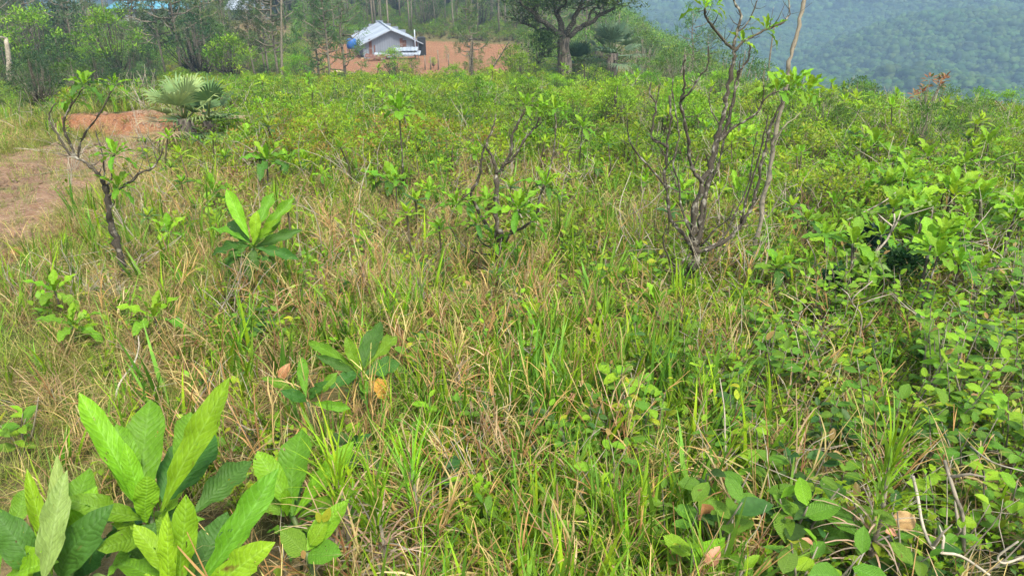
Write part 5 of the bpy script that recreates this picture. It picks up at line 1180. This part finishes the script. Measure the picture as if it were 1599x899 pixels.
# ------------------------------------------------------------------ tin house and its yard
def corr_sheet(name, parent, o_, u, v, n_corr=7, amp=.012, mat='tin', lab=None):
    """a corrugated sheet spanned by u (across the ribs) and v (along them)"""
    mb = MB(); u = Vector(u); v = Vector(v); nn = u.cross(v).normalized(); k = n_corr*2; vs = []; fs = []
    for i in range(k+1):
        off = nn*(amp if i % 2 else -amp)
        for j in range(2): vs.append(tuple(Vector(o_)+u*(i/k)+v*j+off))
    fs = [(2*i, 2*i+2, 2*i+3, 2*i+1) for i in range(k)]; mb.add(vs, fs); me = mb.mesh(name, M[mat], smooth=False)
    o = obj(name, me, parent); 
    if lab: o['label'] = lab
    return o
def tin_house():
    Y = 80.0; A0 = at(568, 89, Y); gz = hz(A0.x, A0.y); base = Vector((A0.x, A0.y, gz)); e = thing('tin_house', base, 'low tin-walled house with a pale new gabled roof on the red clearing', 'house')
    # gable runs to the right and a little away, ridge runs away
    f_ = .0; Wd = 5.7; Ld = 9.0; rz = R(14); ux = Vector((math.cos(rz), math.sin(rz), 0)); uy = Vector((math.cos(R(106)), math.sin(R(106)), 0)); up = Vector((0, 0, 1)); eh = 1.55; rh = 2.75
    rot = ux; lift = at(568, 88, Y).z-gz
    n = 8
    for i in range(n):     # gable wall, sheet by sheet
        a0, a1 = i/n, (i+1)/n
        def top(a): return eh+(rh-eh)*(1-abs(a-.5)*2)-.05
        mb = MB(); K = 6; vs = []
        for k in range(K+1):
            a = a0+(a1-a0)*k/K; off = uy*(-.008 if k % 2 else .008); vs += [tuple(ux*Wd*a+off), tuple(ux*Wd*a+off+up*top(a))]
        mb.add(vs, [(2*k, 2*k+2, 2*k+3, 2*k+1) for k in range(K)]); obj('wall_sheet', mb.mesh('wall_sheet', M['tin'], False), e)
    for i in range(9): corr_sheet('wall_sheet', e, uy*Ld*i/9, uy*Ld/9, up*eh, 5)
    for i in range(9): corr_sheet('wall_sheet', e, ux*Wd+uy*Ld*i/9, uy*Ld/9, up*eh, 5)
    for i in range(7): corr_sheet('wall_sheet', e, uy*Ld+ux*Wd*i/7, ux*Wd/7, up*(eh+.2+1.2*(1-abs((i+.5)/7-.5)*2)), 5)
    oh = .35
    for i in range(10):
        for sgn in (0, 1):
            ed = ux*(-oh if sgn == 0 else Wd+oh)+up*(eh-.18); rg = ux*Wd*.5+up*(rh+.06)
            st = uy*(-.4+(Ld+.8)*i/10)
            corr_sheet('roof_sheet', e, ed+st, uy*(Ld+.8)/10, rg-ed, 5, .012, 'tinroof')
    mb = MB(); tube(mb, [ux*Wd*.5+up*(rh+.1)-uy*.45, ux*Wd*.5+up*(rh+.1)+uy*(Ld+.45)], [.12, .12], 6); obj('ridge_cap', mb.mesh('ridge_cap', M['tinroof']), e)
    for sgn in (0, 1):   # gable trim
        ed = ux*(-oh if sgn == 0 else Wd+oh)+up*(eh-.26)-uy*.46; rg = ux*Wd*.5+up*(rh-.02)-uy*.46; mb = MB(); q = Vector(up)*.1
        mb.add([tuple(v) for v in (ed, rg, rg+q, ed+q, ed+uy*.05, rg+uy*.05, rg+q+uy*.05, ed+q+uy*.05)], [(0, 1, 2, 3), (7, 6, 5, 4), (0, 4, 5, 1), (3, 2, 6, 7), (0, 3, 7, 4), (1, 5, 6, 2)]); obj('gable_trim', mb.mesh('gable_trim', M['tinroof'], False), e)
    for a, w_, h0, h1 in ((.13, .3, .4, 1.9), (.20, .12, .6, 1.3), (.68, .3, .6, 1.9), (.73, .45, .5, 1.7), (.93, .35, 0, 1.9)):
        mb = MB(); box(mb, ux*Wd*a-uy*.05+up*((h0+h1)/2), (w_, .04, h1-h0), rz); obj('rusty_patch', mb.mesh('rusty_patch', M['rust'], False), e)
    mb = MB(); box(mb, uy*Ld*.25+up*.15, (.1, .1, .1)); 
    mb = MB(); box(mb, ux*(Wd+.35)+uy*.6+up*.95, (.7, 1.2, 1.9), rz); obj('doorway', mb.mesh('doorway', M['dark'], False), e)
    mb = MB(); tube(mb, [uy*(-.02)-ux*.3+up*.02, uy*(-.02)-ux*.05+up*.06, uy*4-ux*.1+up*.06], [.1, .1, .1], 5); obj('ground_sill', mb.mesh('ground_sill', M['plank']), e)
    return base, ux, uy
hb, hux, huy = tin_house()
def on(p): return Vector((p.x, p.y, hz(p.x, p.y)))
# blue drum
q = on(at(549, 72, 81)); e = thing('water_drum', q, 'blue plastic water drum on a stand left of the tin house', 'drum'); mb = MB(); tube(mb, [(0, 0, .9), (0, 0, 1.0), (0, 0, 1.4), (0, 0, 1.75), (0, 0, 1.85)], [.42, .5, .52, .5, .4], 14); obj('barrel', mb.mesh('barrel', M['bluebarrel']), e)
mb = MB()
for dx in (-.35, .35):
    for dy in (-.35, .35): box(mb, (dx, dy, .45), (.08, .08, .9))
box(mb, (0, 0, .87), (.95, .95, .06)); obj('stand', mb.mesh('stand', M['wood'], False), e)
# white mast
q = on(at(649, 86, 79.5)); e = thing('white_post', q, 'white pipe standing at the right corner of the tin house', 'post'); mb = MB(); tube(mb, [(0, 0, -.1), (0, 0, 1.4), (0, 0, 2.7)], [.07, .07, .06], 6); obj('pipe', mb.mesh('pipe', M['tinroof']), e)
# loose sheets before the house
for i, (px, py, w_, d_, h_, a, mt, lab) in enumerate([(600, 90, 2.2, 1.1, .35, .2, 'tinroof', 'loose tin sheet tilted on rubble before the gable wall'), (633, 88, 2.4, 1.0, .8, -.05, 'tinroof', 'flat lean-to sheet on low posts at the gable right end'), (641, 92, 1.9, 1.1, .5, .0, 'tinroof', 'lower pale sheet before the lean-to sheet'), (585, 88, 2.0, .8, .4, .25, 'rust', 'rusted sheet lying against the gable foot')]):
    q = on(at(px, py, 78.5-i*.5)); e = thing('loose_sheet', q, lab, 'metal sheet'); corr_sheet('sheet', e, Vector((-w_/2, 0, h_)), Vector((w_, 0, -a)), Vector((0, d_, .25)), 6, .02, mt)
    mb = MB()
    for dx in (-w_*.4, w_*.4): box(mb, (dx, .1, h_*.5-.06), (.08, .08, h_))
    obj('prop', mb.mesh('prop', M['wood'], False), e)
q = on(at(590, 86, 78.8)); e = thing('scrap_heap', q, 'heap of boards and rusty scrap at the foot of the gable wall', 'scrap heap')
for i in range(9):
    mb = MB(); box(mb, (rnd.uniform(-1.6, 1.6), rnd.uniform(-.4, .4), rnd.uniform(.1, .5)), (rnd.uniform(.6, 1.6), .15, .06), rnd.uniform(-.4, .4)); obj('board', mb.mesh('board', M[['wood', 'rust', 'plank'][i % 3]], False), e)
for i, (px, pb, h_) in enumerate([(684, 99, 1.6), (663, 92, 1.2), (700, 92, 1.3), (672, 100, 1.1), (395, 38, 1.6), (405, 40, 1.6), (415, 41, 1.6), (425, 42, 1.6)]):
    Yd = 66 if i < 4 else 112; q = on(at(px, pb, Yd)); e = obj('fence_post', None, loc=q); mb = MB(); tube(mb, [(0, 0, -.2), (.03, 0, h_*.5), (0, 0, h_)], [.07, .06, .05], 6); o = e; bpy.data.objects.remove(o)
    o = obj('fence_post', mb.mesh('fence_post', M['wood']), loc=q)
    tag(o, ['tallest grey post on the red yard right of the tin house', 'short post nearest the tin house right corner', 'post farthest right on the red yard', 'low post beside the tallest grey post'][i] if i < 4 else 'thin post of the sparse fence on the tan hill patch', 'post', None if i < 4 else 'posts of the hill patch fence')
for i, (px, py, s) in enumerate([(527, 90, .35), (533, 93, .28), (521, 93, .25), (538, 90, .2)]):
    q = on(at(px, py, 64)); mb = MB(); r = random.Random(i); vs = []; box(mb, (0, 0, s*.35), (s*1.8, s, s*.9), r.uniform(0, 1)); o = obj('yellow_block', mb.mesh('yellow_block', M['plank'], False), loc=q)
    tag(o, ['largest pale timber offcut lying left of the tin house', 'pale offcut in front of the largest one', 'small pale offcut left of the others', 'smallest pale offcut nearest the tin house'][i], 'timber')

# buildings on the hill, upper left
def hill_building(px, py, Y, wd, dp, h, roof, label, rz=0, wall='concrete', rise=.8, nm='hill_building'):
    p = at(px, py, Y); q = on(p); e = thing(nm, q, label, 'building', None, rz); mb = MB(); box(mb, (0, 0, h/2-.3), (wd, dp, h+.6)); obj('wall', mb.mesh('wall', M[wall], False), e)
    n = 8
    for sgn in (-1, 1):
        for i in range(n): corr_sheet('roof_sheet', e, Vector((-wd/2-.5+(wd+1)*i/n, sgn*(dp/2+.6), h-.15)), Vector(((wd+1)/n, 0, 0)), Vector((0, -sgn*(dp/2+.6), rise)), 4, .02, roof)
    for i in range(int(wd/2.6)):
        fx = -wd/2+1.3+i*2.6; mb = MB(); box(mb, (fx, -dp/2-.02, h*.55), (.95, .08, h*.45)); w_ = obj('window', mb.mesh('window', M['wood'], False), e); mb = MB(); box(mb, (fx, -dp/2-.05, h*.55), (.8, .06, h*.38)); obj('pane', mb.mesh('pane', M['dark'], False), w_)
hill_building(255, 30, 118, 12, 6, 2.6, 'blueroof', 'long grey building under a turquoise roof on the hill top, upper left')
hill_building(218, 28, 126, 5, 5, 3.6, 'redroof', 'small red roofed building behind the turquoise roofed one')
hill_building(398, 24, 130, 6.5, 6, 1.6, 'tinroof', 'small shed with a white roof beside the dark tree on the hill', rise=1.3)
for (px, Y, s) in ((425, 128, 1.5), (432, 131, 1.3), (452, 129, 1.1)): tree_px('dark', px, Y, s*1.5, 'big dark tree beside the white roofed shed, one of a clump', 'dark_tree', 'dark clump by the white roofed shed')

# ------------------------------------------------------------------ forest of the valley and mountain
def canopy_patterns():
    out = []
    for i in range(5):
        r = random.Random(i+50); mb = MB(); vs = []; n1, n2 = 6, 10
        # a crown of leaf clumps: rough lumps with leaf faces standing off them
        for k in range(9):
            c = Vector((r.gauss(0, .27), r.gauss(0, .27), r.uniform(.2, .7))); rr = r.uniform(.25, .4); col = vary(r.choice([(.03, .075, .016), (.045, .095, .018), (.02, .05, .014), (.06, .12, .02)]), .25, r)
            base = []
            for a in range(4):
                for b in range(7):
                    th = b*6.283/7+a*.4; el = (-.3, .3, .85, 1.3)[a]; q = c+Vector((math.cos(th)*math.cos(el), math.sin(th)*math.cos(el), math.sin(el)*.8))*rr*r.uniform(.8, 1.2); base.append(tuple(q))
            mb.add(base, [(a*7+b, a*7+(b+1) % 7, a*7+7+(b+1) % 7, a*7+7+b) for a in range(3) for b in range(7)]+[tuple(21+b for b in range(7))], col)
        out.append(mb.mesh('crown', M['crown']))
    return out
CPn = pattern_collection('canopy_patterns', canopy_patterns())
def forest():
    P = []; Sc = []
    for (r0, r1, n, a0, a1, s0) in ((230, 420, 12000, 2, 42, 4.2), (420, 900, 34000, 0, 42, 5.4), (900, 1900, 36000, -6, 44, 9), (1900, 3400, 9000, -40, 45, 34), (260, 1900, 5000, -42, -26, 12)):
        rr = np.sqrt(rng.uniform(r0*r0, r1*r1, n)); a = np.radians(rng.uniform(a0, a1, n)); x = rr*np.sin(a); y = rr*np.cos(a)
        ok = (x > 17+.03*y) | (y > 235) | (x < -85); P.append(np.c_[x, y][ok]); Sc.append((s0*rng.lognormal(0, .25, n))[ok])
    P = np.concatenate(P); Sc = np.concatenate(Sc)
    n = 7500; rr = np.sqrt(rng.uniform(40**2, 290**2, n)); a = np.radians(rng.uniform(2, 44, n)); q = np.c_[rr*np.sin(a), rr*np.cos(a)]; q = q[(q[:, 0] > 14.5+.03*q[:, 1])&((q[:, 1] > 30)|(q[:, 0] > 19))]
    scatter('brink_thicket', BP, 8, q, np.interp(q[:, 1], [30, 90, 250], [1.6, 4.5, 8])*rng.uniform(.7, 1.3, len(q)), 'leafy thicket running down the side of the hill below the brink', order=rng.choice([3, 5, 6, 1], len(q)))
    scatter('mountain_forest', CPn, 5, P, Sc, 'unbroken forest of the valley and the hazy blue mountain', tilt=.1, zoff=-.3)
forest()

# ------------------------------------------------------------------ say which one each of the alike plants is
MARKS = {'fan palm by the red track': (300, 190), 'wide-limbed thin tree': (175, 330), 'stocky lime-leaved plant': (395, 370), 'slender sapling': (622, 190), 'forked centre tree': (778, 330), 'dark many-limbed tree': (1075, 330),
         'near-black bush': (1345, 395), 'rust-leaved bush': (1452, 150), 'tin house': (606, 70), 'great tree': (884, 70), 'narrow green sedge': (1345, 740), 'white curved dead branch': (1480, 850), 'turquoise roof': (250, 8), 'leaning bare tree': (1215, 250),
         'white-roofed shed': (398, 18), 'dark basal rosette': (563, 560), 'ribbed round-leaved shrub': (1110, 820), 'dark green bush': (1400, 440), 'left palm of the great tree': (900, 95), 'pale dead trunk': (15, 100), 'bluish right-edge shrub': (1530, 540), 'yellow-tipped shrub': (970, 600)}
def tell_apart():
    ORD = ['nearest', 'second', 'third', 'fourth', 'fifth', 'sixth', 'seventh', 'eighth', 'ninth', 'tenth', 'eleventh', 'twelfth']
    NOUN = {'leafy shrublets amid the centre grass': 'small leafy shrublet', 'alike saplings in the scrub': 'leafy sapling', 'crowded bright saplings at right': 'bright leafy sapling', 'alike low shrubs on the near slope': 'low oval-leaved shrub', 'alike knee-high shrubs on the right': 'knee-high leafy shrub',
            'bushy shrubs of the middle field': '{} bushy shrub', 'weedy bushes on the red clearing': '{} weedy bush', 'waist-high bushes beyond the red track': '{} waist-high bush', 'rounded bushes at the far edge of the scrub': '{} rounded bush',
            'bushy trees along the brink': '{} brink tree', 'crowded grey-green trees upper left': '{} crowded tree', 'tall pines of the wood': 'tall thin pine', 'pines of the far slope': 'grey-green pine', 'young pines of the far slope': 'young green pine',
            'green trees of the far slope': 'mid green rounded tree', 'dark trees of the far slope': 'dark rounded tree', 'dense wood behind the tin house': 'far wood tree'}
    COL = {'bright': 'lime green', 'midg': 'mid green', 'dark': 'dark green', 'young': 'soft needled', 'pine': 'grey-green', 'tallpine': 'tall grey-green'}
    mk = {me[0].name: COL[k] for k, v in TT.items() for me in v}; B = {}
    for o in S.objects:
        g = o.get('group')
        if o.parent is None and g in NOUN:
            px, py = proj(o.location.x, o.location.y, o.location.z+.3); nm, (mx_, my_) = min(MARKS.items(), key=lambda kv: math.hypot(kv[1][0]-px, (kv[1][1]-py)*1.6))
            dx, dy = px-mx_, (py-my_)*1.6; w_ = ('right of' if dx > 0 else 'left of') if abs(dx) > abs(dy) else ('beyond' if dy < 0 else 'in front of')
            col = next((mk[c.data.name] for c in o.children if c.data and c.data.name in mk), 'green')
            B.setdefault((NOUN[g].format(col), w_, nm), []).append((math.hypot(dx, dy), o))
    for (n_, w_, nm), L_ in B.items():
        L_.sort(key=lambda t: t[0])
        for i, (_, o) in enumerate(L_):
            o['label'] = '%s %s the %s' % (n_, w_, nm) if len(L_) == 1 else '%s %s %s the %s, counting outwards' % (ORD[i], n_, w_, nm) if i < 12 else '%s farther out, %s the %s' % (n_, w_, nm)
            if len(o['label'].split()) > 16: o['label'] = o['label'].replace(', counting outwards', '')
tell_apart()

# ------------------------------------------------------------------ haze
def haze():
    m = bpy.data.materials.new('haze_air'); t, N, L = nodes(m); v = N('ShaderNodeVolumePrincipled'); v.inputs['Color'].default_value = (.42, .68, 1, 1); v.inputs['Density'].default_value = HAZE; v.inputs['Anisotropy'].default_value = 0
    o = N('ShaderNodeOutputMaterial'); L(v.outputs[0], o.inputs['Volume']); mb = MB()
    box(mb, (0, 2200, 130), (8200, 5000, 900)); me = mb.mesh('haze', m, False); ob = obj('haze', me); tag(ob, 'pale blue air that fades the far mountain', None, None, 'stuff')
HAZE = .00085
haze()
